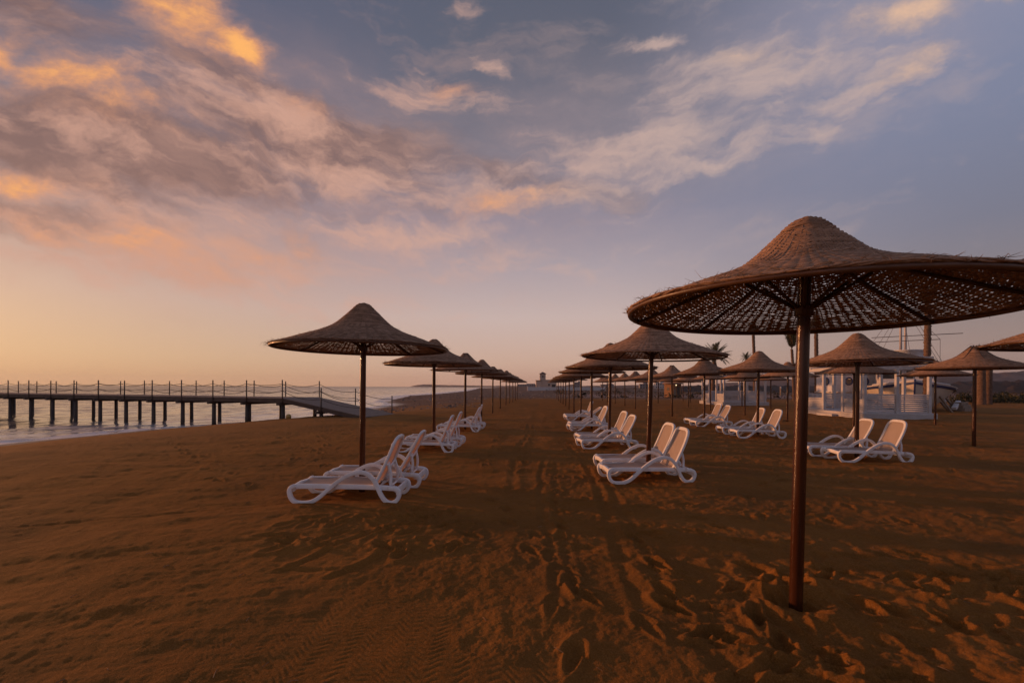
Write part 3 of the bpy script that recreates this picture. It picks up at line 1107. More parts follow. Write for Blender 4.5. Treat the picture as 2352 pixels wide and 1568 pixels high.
def rsec(w, h, n=3):
    """rounded rectangle section"""
    out = []
    r = min(w, h) * .32
    for cx, cy, a0 in ((w - r, h - r, 0), (-w + r, h - r, 90), (-w + r, -h + r, 180), (w - r, -h + r, 270)):
        for k in range(n):
            a = R(a0 + 90 * k / (n - 1))
            out.append((cx + r * math.cos(a), cy + r * math.sin(a)))
    return out


def lounger_parts(back_deg):
    P = {}
    path = spline([(x, 0, z) for x, z in SIDE], 5)
    for s, nm in ((-1, 'near'), (1, 'far')):
        b = MB()
        b.tube(path + np.array((0, s * .325, 0)), 1.0, up=(0, 1, 0), sec=rsec(.0315, .028))
        me = b.mesh('side_frame', True)
        me.materials.append(M['plastic'])
        P['side_' + nm] = me
    # seat rails with rounded nose and rear bar
    for s, nm in ((-1, 'a'), (1, 'b')):
        b = MB()
        b.tube(spline([(.03, s * .285, .262), (.15, s * .285, .272), (.6, s * .285, .268), (1.25, s * .285, .258), (1.62, s * .285, .235)], 6), 1.0, sec=rsec(.020, .037))
        me = b.mesh('seat_rail', True)
        me.materials.append(M['plastic'])
        P['rail_' + nm] = me
    b = MB()
    b.tube([(.02, y, .255 - .02 * abs(y) / .3) for y in np.linspace(-.31, .31, 9)], 1.0, sec=rsec(.030, .042))
    me = b.mesh('nose_bar', True)
    me.materials.append(M['plastic'])
    P['nose'] = me
    b = MB()
    b.tube([(1.63, y, .20) for y in np.linspace(-.315, .315, 7)], 1.0, sec=rsec(.016, .055))
    b.tube([(1.30, y, .235) for y in np.linspace(-.285, .285, 5)], .018, 8)
    me = b.mesh('cross_bar', True)
    me.materials.append(M['plastic'])
    P['bars'] = me
    # seat sling, sagging a little between its rails
    b = MB()
    nx, ny = 22, 9
    V = []
    for lay in (0, -.006):
        for i in range(nx):
            x = .01 + 1.27 * i / (nx - 1)
            for j in range(ny):
                y = -.272 + .544 * j / (ny - 1)
                z = .300 - .018 * (1 - (y / .272) ** 2) - .006 * math.sin(x * 7) - .05 * max(0, 1 - x / .10) ** 2
                V.append((x, y, z + lay))
    F = []
    o = nx * ny
    for i in range(nx - 1):
        for j in range(ny - 1):
            a = i * ny + j
            F.append((a, a + ny, a + ny + 1, a + 1))
            F.append((o + a, o + a + 1, o + a + ny + 1, o + a + ny))
    for i in range(nx - 1):
        for j in (0, ny - 1):
            a = i * ny + j
            F.append((a, a + ny, o + a + ny, o + a))
    for j in range(ny - 1):
        for i in (0, nx - 1):
            a = i * ny + j
            F.append((a, a + 1, o + a + 1, o + a))
    b.add(V, F)
    me = b.mesh('seat_sling', True)
    me.materials.append(M['sling'])
    P['seat'] = me
    # backrest, built in its own plane (u up the back, y across) and tipped
    ca, sa_ = math.cos(R(back_deg)), math.sin(R(back_deg))

    def tip(u, y, n=0.0):
        bow = .018 * math.sin(PI * u / .8)
        n = n - bow
        return (1.27 + u * ca - n * sa_, y, .285 + u * sa_ + n * ca)
    b = MB()
    Lb = .79
    arch = [(0, -.275), (.2, -.278), (.45, -.278), (.62, -.272), (.70, -.255), (.755, -.215), (.785, -.14), (.79, 0), (.785, .14), (.755, .215), (.70, .255), (.62, .272),
            (.45, .278), (.2, .278), (0, .275)]
    path = spline([tip(u, y) for u, y in arch], 4)
    b.tube(path, 1.0, up=(-sa_, 0, ca), sec=rsec(.031, .021))
    me = b.mesh('backrest_frame', True)
    me.materials.append(M['plastic'])
    P['bframe'] = me
    b = MB()
    nu, nv = 16, 9
    V = []
    for lay in (0, -.006):
        for i in range(nu):
            u = .015 + .755 * i / (nu - 1)
            half = .258 * (1 - max(0, (u - .60) / .185) ** 2.6 * .58)
            for j in range(nv):
                y = half * (2 * j / (nv - 1) - 1)
                V.append(tip(u, y, .010 - .012 * (1 - (y / .26) ** 2) + lay))
    F = []
    o = nu * nv
    for i in range(nu - 1):
        for j in range(nv - 1):
            a = i * nv + j
            F.append((a, a + 1, a + nv + 1, a + nv))
            F.append((o + a, o + a + nv, o + a + nv + 1, o + a + 1))
    for i in range(nu - 1):
        for j in (0, nv - 1):
            a = i * nv + j
            F.append((a, a + nv, o + a + nv, o + a))
    for j in range(nv - 1):
        for i in (0, nu - 1):
            a = i * nv + j
            F.append((a, a + 1, o + a + 1, o + a))
    b.add(V, F)
    me = b.mesh('backrest_sling', True)
    me.materials.append(M['sling'])
    P['bsling'] = me
    # scalloped lower panel and the two prop legs behind the back
    b = MB()
    pu = .36
    for s in (-1, 1):
        p0 = np.array(tip(pu, s * .20, -.03))
        p1 = np.array((1.50, s * .20, .255))
        mid = (p0 + p1) / 2 + np.array((.02, 0, .015))
        b.tube(spline([p0, mid, p1], 5), 1.0, up=(0, 1, 0), sec=rsec(.020, .022))
        kn = spline([tip(pu, s * .27, -.012), tip(pu, s * .23, -.03), tip(pu, s * .17, -.032)], 3)
        b.tube(kn, .017, 8)
    b.tube(spline([tip(pu + .02, -.20, -.03), tip(pu - .05, -.10, -.032), tip(pu - .07, 0, -.034), tip(pu - .05, .10, -.032), tip(pu + .02, .20, -.03)], 5), 1.0,
           up=(-sa_, 0, ca), sec=rsec(.030, .013))
    b.tube([(1.50, y, .255) for y in np.linspace(-.285, .285, 6)], .015, 8)
    me = b.mesh('prop', True)
    me.materials.append(M['plastic'])
    P['prop'] = me
    b = MB()
    nn = 10
    V = []
    for lay in (0, .006):
        for j in range(nn):
            y = -.26 + .52 * j / (nn - 1)
            V.append((1.31 + lay, y, .225))
            V.append((1.40 + lay, y, .30 + .06 * (2 * abs(y) / .52) ** 2))
    F = []
    for j in range(nn - 1):
        a = j * 2
        F.append((a, a + 2, a + 3, a + 1))
        F.append((a + 2 * nn, a + 1 + 2 * nn, a + 3 + 2 * nn, a + 2 + 2 * nn))
        F.append((a + 1, a + 3, a + 3 + 2 * nn, a + 1 + 2 * nn))
        F.append((a, a + 2 * nn, a + 2 + 2 * nn, a + 2))
    b.add(V, F)
    me = b.mesh('rear_panel', True)
    me.materials.append(M['plastic'])
    P['panel'] = me
    return P


LP = {'up': lounger_parts(66), 'low': lounger_parts(33), 'mid': lounger_parts(61), 'high': lounger_parts(69)}


def lounger(x, y, rot, kind, label):
    z = ground_z(x, y) - .022
    t = empty('sun_lounger', (x, y, z), (0, 0, R(rot)), label, 'sun lounger', 'white loungers under the umbrellas')
    P = LP[kind]
    for key, nm in (('side_near', 'side_frame'), ('side_far', 'side_frame'), ('rail_a', 'seat_rail'), ('rail_b', 'seat_rail'), ('nose', 'nose_bar'), ('bars', 'cross_bar'),
                    ('seat', 'seat_sling'), ('panel', 'rear_panel'), ('prop', 'prop_leg')):
        link(nm, P[key], None, t)
    f = link('backrest_frame', P['bframe'], None, t)
    link('backrest_sling', P['bsling'], None, f)
    return t


# (umbrella, rotation, near lounger offset from pole, far lounger offset, back kinds, name of the place)
PAIRS = [
    (('A', 0), 0.5, (-.83, -.46), (-.73, .57), 'up', 'mid', 'front umbrella of the seaside row'),
    (('A', 1), -1.5, (-.95, -.62), (-.83, .42), 'up', 'up', 'second umbrella of the seaside row'),
    (('A', 2), -2.0, (-1.0, -.50), (-.88, .62), 'mid', 'high', 'third umbrella of the seaside row'),
    (('B', 1), 5.0, (-1.02, -.52), (-.92, .50), 'up', 'up', 'first umbrella right of the central lane'),
    (('B', 2), 6.0, (-1.08, -.86), (-.95, .38), 'mid', 'up', 'second umbrella right of the central lane'),
    (('B', 3), 5.0, (-1.10, -.78), (-.91, .40), 'up', 'mid', 'third umbrella right of the central lane'),
    (('B', 4), 5.0, (-.88, -.40), (-.80, .62), 'low', 'high', 'fourth umbrella right of the central lane'),
    (('C', 1), -4.0, (-.98, -.42), (-1.02, .56), 'up', 'mid', 'umbrella in front of the nearer pavilion'),
    (('C', 2), -3.0, (-1.30, -.76), (-1.20, .50), 'up', 'up', 'second umbrella of the third row'),
    (('C', 3), 2.0, (-.80, -.64), (-.58, .58), 'mid', 'up', 'umbrella left of the farther pavilion'),
]
for key, rot, n_off, f_off, k1, k2, nm in PAIRS:
    ux, uy = ROWS[key[0]][key[1]]
    extra = ', back nearly flat' if k1 == 'low' else ''
    lounger(ux + n_off[0], uy + n_off[1], rot, k1, 'near side white lounger under the ' + nm + extra)
    lounger(ux + f_off[0], uy + f_off[1], rot + random.uniform(-1.5, 1.5), k2, 'far side white lounger under the ' + nm)

# ------------------------------------------------------------------ pier
PZ0 = 27.0
AL = math.atan(1 / 2.916)
PA = np.array((-math.cos(AL), math.sin(AL)))          # out to sea
PC = np.array((math.sin(AL), math.cos(AL)))           # across, away from the camera
P_ORG = np.array((-.607 * PZ0, PZ0))
P_S = .0345 * PZ0 / math.sin(AL)
P_W = 2.8
DECK = 1.06
RAMP_END = .10


def pier_xy(i, across=0.0):
    return P_ORG + PA * P_S * i + PC * across


def pier_z(i):
    """deck height; the last two bays slope down to the sand"""
    if i >= -1:
        return DECK
    return DECK + (RAMP_END - DECK) * min(1, (-1 - i) / 2.05)


yaw = math.atan2(PA[1], PA[0])
pier = empty('pier', (*pier_xy(-3.05), 0), (0, 0, 0), 'weathered wooden pier with rope railings running out over the sea', 'pier')
pier_inv = Vector(pier.location)


def loc(p, z):
    return (p[0] - pier_inv.x, p[1] - pier_inv.y, z)


I_END = 12.4
step = .20 / P_S
i = -3.05
k = 0
while i < I_END:
    z = pier_z(i + step / 2)
    slope = 0.0
    if i < -1:
        slope = math.atan2((DECK - RAMP_END) / 2.05, P_S)
    c = pier_xy(i + step / 2, P_W / 2 + random.uniform(-.015, .015))
    slab('plank', 'deck_wood', pier, loc(c, z - .02 + random.uniform(-.004, .004)), (.186, P_W + .10, .04), Matrix.Rotation(yaw, 4, 'Z').to_euler() if slope == 0 else
         (Matrix.Rotation(yaw, 4, 'Z') @ Matrix.Rotation(-slope, 4, 'Y')).to_euler())
    i += step
    k += 1
# stringers: long side beams, in bays
for across in (-.02, P_W + .02, P_W / 2):
    for j in range(-3, 12):
        a, b_ = (j if j > -3 else -2.98), j + 1
        pa, pb = pier_xy(a, across), pier_xy(b_, across)
        za, zb = pier_z(a) - .155, pier_z(b_) - .155
        if j == -1:
            pass
        m = MB()
        A, B = np.array(loc(pa, za)), np.array(loc(pb, zb))
        m.tube([A, B], 1.0, sec=[(.045, .11), (-.045, .11), (-.045, -.11), (.045, -.11)])
        m.build('stringer', 'beam_wood', pier)
# cross heads and piles
for j in range(-2, 13):
    ii = j + .06
    zt = pier_z(ii) - .27
    p0, p1 = pier_xy(ii, -.28), pier_xy(ii, P_W + .28)
    m = MB()
    m.tube([loc(p0, zt - .08), loc(p1, zt - .08)], 1.0, sec=[(.10, .08), (-.10, .08), (-.10, -.08), (.10, -.08)])
    m.build('cross_head', 'beam_wood', pier)
    for across in (.12, P_W - .12):
        p = pier_xy(ii, across)
        m = MB()
        gz_ = ground_z(p[0], p[1]) - .5
        lean = random.uniform(-.02, .02)
        m.tube([loc(p + PA * lean, gz_), loc(p, zt - .155)], [.125, .11], 12, up=(0, 1, 0))
        m.build('pile', 'pile', pier, smooth=True)
# rail posts and ropes
PH = 1.08
for side, across in (('near', -.085), ('far', P_W + .085)):
    tops = []
    for j in range(-3, 12):
        ii = j if j > -3 else -2.95
        p = pier_xy(ii, across)
        zd = pier_z(ii)
        h = PH + random.uniform(-.03, .03)
        m = MB()
        lx = random.uniform(-.015, .015)
        m.tube([loc(p, zd - .26), loc(p + PA * lx, zd + h)], .036, 8, up=(0, 1, 0))
        m.build('rail_post', 'rail_post', pier, smooth=True)
        tops.append((p, zd, lx))
    for a, b_ in zip(tops[:-1], tops[1:]):
        for hh in (.86, .44):
            sag = random.uniform(.10, .22)
            L0, L1 = np.array(loc(a[0] + PA * a[2] * hh, a[1] + hh)), np.array(loc(b_[0] + PA * b_[2] * hh, b_[1] + hh))
            pts = [L0 + (L1 - L0) * t - np.array((0, 0, sag * 4 * t * (1 - t))) for t in np.linspace(0, 1, 11)]
            m = MB()
            m.tube(pts, .017, 5)
            m.build('rope', 'rope', pier, smooth=True)
# a small float stranded at the foot of the piles
p = pier_xy(-1.35, -.6)
m = MB()
m.lathe([(.02, -.17), (.09, -.14), (.145, -.06), (.15, .05), (.11, .13), (.04, .17), (.03, .2)], 14)
fl = m.build('net_float', mat('float_plastic', (.62, .40, .12), .5, (.5, .3, .09), 4), None, True, (p[0], p[1], ground_z(*p) + .10), (R(80), 0, .6))
tag(fl, 'small yellow float lying on the sand beside the pier piles', 'float')


# ------------------------------------------------------------------ pavilions
def pavilion(x0, y0, w, l, rot, label, seed):
    rg = random.Random(seed)
    z0 = ground_z(x0 + w / 2, y0)
    t = empty('pavilion', (x0, y0, z0 - .02), (0, 0, R(rot)), label, 'pavilion', 'white slatted pavilions')
    WP = 'white_paint'
    ph = .36

    def board(nm, c, s, tw=.0):
        slab(nm, WP, t, c, s, (0, rg.uniform(-tw, tw), rg.uniform(-tw, tw)))
    # platform skirts, three boards high, sticking out past the walls
    ov = .25
    for k in range(3):
        zc = .07 + k * .112
        board('skirt_board', (w / 2, -ov, zc), (w + 2 * ov, .03, .104))
        board('skirt_board', (w / 2, l + ov, zc), (w + 2 * ov, .03, .104))
        board('skirt_board', (-ov, l / 2, zc), (.03, l + 2 * ov - .07, .104))
        board('skirt_board', (w + ov, l / 2, zc), (.03, l + 2 * ov - .07, .104))
    nfl = int((l + 2 * ov) / .16)
    for k in range(nfl):
        board('floor_board', (w / 2, -ov + .08 + k * (l + 2 * ov - .16) / (nfl - 1), ph - .004), (w + 2 * ov + .03, .15, .03))
    # step in front of the opening on the sea side
    board('step', (-ov - .18, l * .50, .10), (.34, 1.5, .19))
    # posts
    H = 2.62
    px = [0, w / 2, w]
    py = [0, l * .33, l * .67, l]
    posts = [(x, 0) for x in px] + [(x, l) for x in px] + [(0, y) for y in py[1:3]] + [(w, y) for y in py[1:3]]
    for x, y in posts:
        slab('post', WP, t, (x, y, ph + H / 2), (.17, .17, H), None, .012)
    # half walls of slats
    def wall(a, b_, top, gap=.125, sl=.084):
        a, b_ = np.array(a, float), np.array(b_, float)
        d = b_ - a
        L = np.linalg.norm(d) - .17
        ang_ = math.atan2(d[1], d[0])
        c = (a + b_) / 2
        z = ph + .07
        while z < top:
            o = slab('slat', WP, t, (c[0], c[1], z + rg.uniform(-.004, .004)), (round(L, 3), .026, sl), (0, rg.uniform(-.003, .003), ang_))
            z += gap
    wall((0, 0), (w / 2, 0), 1.50)
    wall((w / 2, 0), (w, 0), 1.50)
    wall((0, l), (w / 2, l), 1.50)
    wall((w / 2, l), (w, l), 1.50)
    for a, b_ in zip(py[:-1], py[1:]):
        wall((w, a), (w, b_), 1.50)
    wall((0, py[0]), (0, py[1]), 1.24, .118, .104)
    wall((0, py[2]), (0, py[3]), 1.24, .118, .104)
    # roof beams and the slatted parapet above them
    zt = ph + H
    for y in (0, l):
        board('roof_beam', (w / 2, y, zt + .075), (w + .3, .10, .15))
    for x in (0, w):
        board('roof_beam', (x, l / 2, zt + .076), (.10, l - .11, .148))
    for k in range(7):
        board('rafter', (w * (k + .5) / 7, l / 2, zt + .21), (.06, l + .3, .11))
    for k in range(4):
        zc = zt + .335 + k * .125
        board('parapet_slat', (w / 2, -.12, zc), (w + .30, .026, .10))
        board('parapet_slat', (w / 2, l + .12, zc), (w + .30, .026, .10))
        board('parapet_slat', (-.12, l / 2, zc), (.026, l + .20, .10))
        board('parapet_slat', (w + .12, l / 2, zc), (.026, l + .20, .10))
    for x, y in ((-.06, -.06), (w + .06, -.06), (-.06, l + .06), (w + .06, l + .06)):
        slab('parapet_post', WP, t, (x, y, zt + .50), (.09, .09, .56))
    return t


pavilion(21.05, 26.0, 3.75, 5.3, -2.0, 'nearer white slatted pavilion in front of the beached boat', 1)
pavilion(21.45, 44.0, 4.1, 5.2, -1.0, 'farther white slatted pavilion below the leafy palm', 2)
ob = slab('cool_box', 'hut_wood', None, (22.3, 46.4, ground_z(22.3, 46.4) + .36 + .17), (.5, .4, .34))
tag(ob, 'small red brown box on the floor of the farther pavilion', 'box')

# ------------------------------------------------------------------ boat
bow = np.array((29.9, 32.4))
bu = np.array((.60, .80))
bz = ground_z(*bow) - .05
boat = empty('boat', (bow[0], bow[1], bz), (0, 0, math.atan2(bu[1], bu[0])), 'large cream boat with blue stripe set ashore behind the nearer pavilion', 'boat')
L_B = 12.0
ST = 26


def sec_at(s):
    """half sections of the hull at station s: list of (half breadth, height)"""
    t = s / L_B
    beam = 3.0 * (1 - (1 - min(1, t / .42)) ** 2.1) * (1 - .16 * max(0, (t - .7) / .3) ** 2)
    sheer = 2.42 - .62 * min(1, t / .45) ** .8 + .10 * max(0, (t - .6) / .4)
    keel = .12 + .75 * max(0, 1 - t / .10) ** 1.6
    out = []
    for q in np.linspace(0, 1, 11):
        zz = keel + (sheer - keel) * q
        flare = (.30 + .70 * q ** .75) if q > 0 else .12
        wl = beam * (.12 + .88 * flare) if t > .0 else 0
        out.append((wl * (1 if q > 0 else .25), zz))
    return out


stations = L_B * (np.linspace(0, 1, ST) ** 1.4)
rake = lambda z, s: -.55 * ((z - .2) / 2.2) * max(0, 1 - s / 3.0)
for side in (1, -1):
    V, F = [], []
    for s in stations:
        for (y, z) in sec_at(s):
            V.append((s + rake(z, s), y * side, z))
    n = 11
    for i in range(ST - 1):
        for j in range(n - 1):
            a = i * n + j
            f = (a, a + n, a + n + 1, a + 1)
            F.append(f if side < 0 else f[::-1])
    b = MB()
    b.add(V, F)
    me = b.mesh('hull_side', True)
    o = link('hull_side', me, 'hull', boat)
    # dark blue boot top at the bottom, blue stripe under the sheer: bands set proud of the hull
    for nm, lo, hi in (('bottom_paint', 0.0, .16), ('blue_stripe', .86, .955), ('rub_rail', .962, 1.0)):
        V, F = [], []
        for s in stations:
            P = np.array(sec_at(s))
            qq = np.linspace(0, 1, 11)
            for q in np.linspace(lo, hi, 3):
                y, z = np.interp(q, qq, P[:, 0]), np.interp(q, qq, P[:, 1])
                V.append((s + rake(z, s) - .012 * (1 if s < .5 else 0), (y + (.014 if nm != 'rub_rail' else .05)) * side, z))
        for i in range(ST - 1):
            for j in range(2):
                a = i * 3 + j
                f = (a, a + 3, a + 4, a + 1)
                F.append(f if side < 0 else f[::-1])
        b = MB()
        b.add(V, F)
        link(nm, b.mesh(nm, True), 'blue' if nm != 'rub_rail' else 'boat_white', boat)
# stem post, transom, deck
b = MB()
P = np.array(sec_at(0.0))
b.tube([(rake(z, 0) - .03, 0, z) for z in np.linspace(P[0, 1], P[-1, 1] + .12, 8)], 1.0, up=(0, 1, 0), sec=rsec(.06, .05))
b.build('stem', 'blue', boat, True)
b = MB()
Pt = sec_at(L_B)
b.add([(L_B, y, z) for y, z in Pt] + [(L_B, -y, z) for y, z in Pt], [(j, j + 1, j + 12, j + 11) for j in range(10)])
b.build('transom', 'boat_white', boat)
b = MB()
V, F = [], []
for s in stations:
    y, z = sec_at(s)[-1]
    V += [(s + rake(z, s), y, z - .22), (s + rake(z, s), -y, z - .22)]
for i in range(ST - 1):
    F.append((i * 2, i * 2 + 1, i * 2 + 3, i * 2 + 2))
b.add(V, F)
b.build('deck', 'timber', boat)
# bulwark cap at the bow
b = MB()
pts = [(s + rake(sec_at(s)[-1][1], s), sec_at(s)[-1][0], sec_at(s)[-1][1] + .05) for s in stations[:9][::-1]] + \
      [(s + rake(sec_at(s)[-1][1], s), -sec_at(s)[-1][0], sec_at(s)[-1][1] + .05) for s in stations[1:9]]
b.tube(pts, .05, 6)
b.build('bow_rail', 'boat_white', boat, True)
# deckhouse with windows, wheelhouse roof and round flying bridge
b = MB()
b.box((6.6, 0, 2.75), (4.6, 3.5, 2.1))
dh = b.build('deckhouse', 'boat_white', boat)
for side in (1, -1):
    for kx in (5.0, 6.0, 7.0, 8.0):
        slab('window', 'glass', dh, (kx, side * 1.755, 3.0), (.72, .03, .7))
        for a, s_ in (((kx, side * 1.765, 3.39), (.86, .05, .07)), ((kx, side * 1.765, 2.61), (.86, .05, .07)), ((kx - .40, side * 1.765, 3.0), (.06, .05, .85)),
                      ((kx + .40, side * 1.765, 3.0), (.06, .05, .85))):
            slab('window_frame', 'boat_white', dh, a, s_)
for ky in (-1.15, 0, 1.15):
    slab('window', 'glass', dh, (4.285, ky, 3.05), (.03, .8, .75))
b = MB()
b.box((6.4, 0, 3.90), (5.4, 4.1, .16))
rf = b.build('cabin_roof', 'boat_white', boat)
b = MB()
th = np.linspace(0, 2 * PI, 40, endpoint=False)
prof = [(1.55, 3.98), (1.55, 4.95), (1.60, 4.96), (1.60, 5.02), (1.50, 5.02), (1.50, 4.1)]
b.lathe(prof, 40, cap=False)
o = b.build('flying_bridge', 'boat_white', boat, True, (5.6, 0, 0))
o.scale = (1.15, .8, 1)
for mx, my, h in ((4.55, .35, 9.2), (6.3, -.1, 9.4)):
    b = MB()
    b.tube([(mx, my, 3.98), (mx, my, h)], [.10, .07], 12, up=(0, 1, 0))
    ms = b.build('mast', 'mast', boat, True)
    b = MB()
    b.box((mx + .16, my, 4.9), (.16, .16, .6))
    b.build('winch', 'metal', boat)
for z, y0, y1 in ((6.25, -3.4, 2.2), (5.85, -2.1, 2.0)):
    b = MB()
    b.tube([(5.2, y0, z), (5.2, y1, z)], .032, 6)
    b.build('spar', 'metal', boat)
for p0, p1 in (((5.2, -2.1, 5.85), (5.2, -2.1, 3.98)), ((5.2, 2.0, 5.85), (5.2, 2.0, 3.98)), ((4.6, .3, 9.0), (5.2, -2.1, 5.85)), ((4.6, .3, 9.0), (5.4, 2.1, 5.85)),
               ((6.3, -.1, 9.2), (7.5, 2.5, 4.0)), ((6.3, -.1, 9.2), (9.5, 2.4, 2.3)), ((4.6, .3, 9.0), (4.4, -1.9, 4.0)), ((4.6, .3, 9.0), (-.3, 0, 2.6)), ((6.3, -.1, 9.2), (6.6, -2.5, 3.9))):
    b = MB()
    b.tube([p0, p1], .014, 5, up=(.3, .9, .2))
    b.build('stay', 'metal', boat)


def porthole(parent, c, axis_rot, rad=.30):
    b = MB()
    th = np.arange(28) / 28 * 2 * PI
    b.tube(np.stack([rad * np.cos(th), rad * np.sin(th), 0 * th], 1), .055, 8, closed=True)
    r_ = b.build('porthole', 'blue', parent, True, c, axis_rot)
    b = MB()
    b.lathe([(.001, .0), (rad * .6, .01), (rad, 0)], 24, cap=False)
    b.build('pane', mat('porthole_glass', (.22, .17, .13), .15, None) if 'pg' not in M else M['pg'], r_, False)
    return r_


M['pg'] = mat('porthole_pane', (.20, .155, .12), .15, None)
porthole(dh, (4.60, 1.77, 3.0), (R(90), 0, 0), .30)
porthole(dh, (4.60, -1.77, 3.0), (R(90), 0, 0), .30)
for s in (1, -1):                      # timber shores that hold the hull
    for sx in (2.2, 5.0, 9.0):
        b = MB()
        y = sec_at(sx)[6][0]
        b.tube([(sx, s * (y + .7), .0), (sx, s * (y - .02), sec_at(sx)[6][1])], .09, 4, up=(1, 0, 0))
        b.build('shore_prop', 'timber', boat)
# blocks stacked beside the bow
bb = empty('timber_stack', (36.2, 35.0, ground_z(36.2, 35.0) - .02), (0, 0, .5), 'stepped stack of pale timber blocks beside the boat hull', 'timber stack')
for c, s_, r_ in (((0, 0, .13), (2.6, 1.0, .26), 0), ((-.25, .05, .385), (2.0, .8, .24), .05), ((-.5, 0, .62), (1.3, .6, .22), -.04)):
    slab('block', 'timber', bb, c, s_, (0, 0, r_), .02)
slab('ramp_beam', 'boat_white', bb, (-1.25, .0, .50), (1.5, .30, .22), (0, R(-20), .1), .02)

# ship style bar house beside the stern
kz = ground_z(30.4, 41)
bar = empty('bar_house', (30.2, 40.6, kz - .03), (0, 0, 0), 'white ship style bar house with blue ringed portholes behind the boat stern', 'bar house')
b = MB()
b.box((1.9, 1.3, 1.78), (3.8, 2.6, 3.56))
wl = b.build('wall', 'boat_white', bar)
slab('roof', 'boat_white', bar, (1.9, 1.3, 3.64), (4.2, 3.0, .14))
slab('ledge', 'hull', bar, (-.10, 1.3, 1.42), (.20, 2.6, .10))
slab('ledge', 'hull', bar, (1.9, -.10, 1.42), (3.8, .20, .10))
porthole(wl, (-.02, 1.2, 2.45), (0, R(90), 0), .33)
porthole(wl, (1.2, -.02, 2.45), (R(90), 0, 0), .33)
porthole(wl, (2.7, -.02, 2.45), (R(90), 0, 0), .33)


# ------------------------------------------------------------------ palms
def trunk_mesh(h, r0, r1, lean, seed, boots=True):
    rg = random.Random(seed)
    b = MB()
    n = int(h / .09)
    ang_n = 12
    path, rad = [], []
    for i in range(n + 1):
        t = i / n
        x = lean[0] * t ** 1.6
        y = lean[1] * t ** 1.6
        flare = .12 * max(0, 1 - t * h / .5)
        ring = .022 * (1 if i % 2 else -1)
        path.append((x, y, -.3 + (h + .3) * t))
        rad.append(r0 + (r1 - r0) * t + flare + ring * rg.uniform(.4, 1.3))
    b.tube(path, rad, ang_n, up=(0, 1, 0))
    # old leaf bases stand out in spirals
    for i in range(int(h * 16)):
        t = (i + .5) / (h * 16)
        a = i * 2.399
        r = r0 + (r1 - r0) * t
        c = np.array((lean[0] * t ** 1.6, lean[1] * t ** 1.6, h * t))
        d = np.array((math.cos(a), math.sin(a), 0))
        s_ = .075 * rg.uniform(.7, 1.2)
        tt = np.array((-d[1], d[0], 0))
        b.add([c + d * (r - .03) - tt * s_, c + d * (r - .03) + tt * s_, c + d * (r + .045) + np.array((0, 0, .10)), c + d * (r - .02) + np.array((0, 0, .17))],
              [(0, 1, 2), (0, 2, 3), (1, 3, 2)])
    return b.mesh('trunk', True)


def frond_mesh(L, droop, seed, width=.42):
    rg = random.Random(seed)
    b = MB()
    n = 13
    pts = []
    for i in range(n):
        t = i / (n - 1)
        pts.append(np.array((L * t * (1 - .12 * t * droop), 0, L * (.42 * t - droop * t * t * .78))))
    b.tube(pts, [.028 * (1 - .85 * i / (n - 1)) for i in range(n)], 4)
    m = 42
    P = np.array(pts)
    for i in range(m):
        t = .10 + .9 * (i + .5) / m
        k = t * (n - 1)
        i0 = min(int(k), n - 2)
        p = P[i0] + (P[i0 + 1] - P[i0]) * (k - i0)
        d = P[i0 + 1] - P[i0]
        d = d / np.linalg.norm(d)
        for s in (-1, 1):
            l = width * math.sin(PI * min(1, .12 + t * .92)) ** .6 * rg.uniform(.8, 1.15)
            dirv = d * .55 + np.array((0, s * .85, 0)) + np.array((0, 0, rg.uniform(-.45, .15)))
            dirv /= np.linalg.norm(dirv)
            e = p + dirv * l + np.array((0, 0, -.25 * l * l))
            wv = d * .020
            mid = (p + e) / 2 + np.array((0, 0, .02))
            b.add([p - wv, p + wv, mid + wv * 1.1, e, mid - wv * 1.1], [(0, 1, 2, 4), (4, 2, 3)])
    return b.mesh('frond')


FROND = [frond_mesh(2.3, .55, 1), frond_mesh(2.1, .85, 2), frond_mesh(2.2, .30, 3), frond_mesh(1.7, 1.25, 4)]
for f in FROND[:3]:
    f.materials.append(M['frond'])
FROND[3].materials.append(M['dry_frond'])
FROND.append(frond_mesh(2.2, .35, 9, .34))
FROND[4].materials.append(M['dry_frond'])


def palm(px, y, h, r0, lean, seed, label, style='open', scale=1.0, n=20):
    x = (px - 1176) / F_PX * y
    rg = random.Random(seed)
    t = empty('palm_tree', (x, y, ground_z(x, y)), (0, 0, 0), label, 'palm tree', 'palms behind the pavilions')
    link('trunk', trunk_mesh(h, r0, r0 * .86, lean, seed), 'bark', t)
    for i in range(n):
        a = i * 2.399 + rg.uniform(-.2, .2)
        q = (i + .5) / n
        if style == 'open':
            tilt, v, sc = -R(72 - 95 * q), 0 if q < .7 else 1, rg.uniform(.85, 1.05)
        elif style == 'tied':
            tilt, v, sc = -R(rg.uniform(48, 72)), (2 if i % 3 else 4), rg.uniform(.7, 1.0)
        else:                                   # upright, pruned
            tilt, v, sc = -R(rg.uniform(30, 78)), 2, rg.uniform(.7, .9)
        link('frond', FROND[v], None, t, (lean[0], lean[1], h - .05 + .1 * q), (0, tilt, a), (sc * scale,) * 3)
    if style != 'tied':
        for i in range(7 if style == 'open' else 12):
            a = rg.uniform(0, 6.28)
            link('frond', FROND[3], None, t, (lean[0], lean[1], h - .25 - rg.uniform(0, .3)), (0, R(rg.uniform(38, 62)), a), (scale * rg.uniform(.22, .34) * (1.9 if style == 'open' and i < 2 else 1),) * 3)
    return t


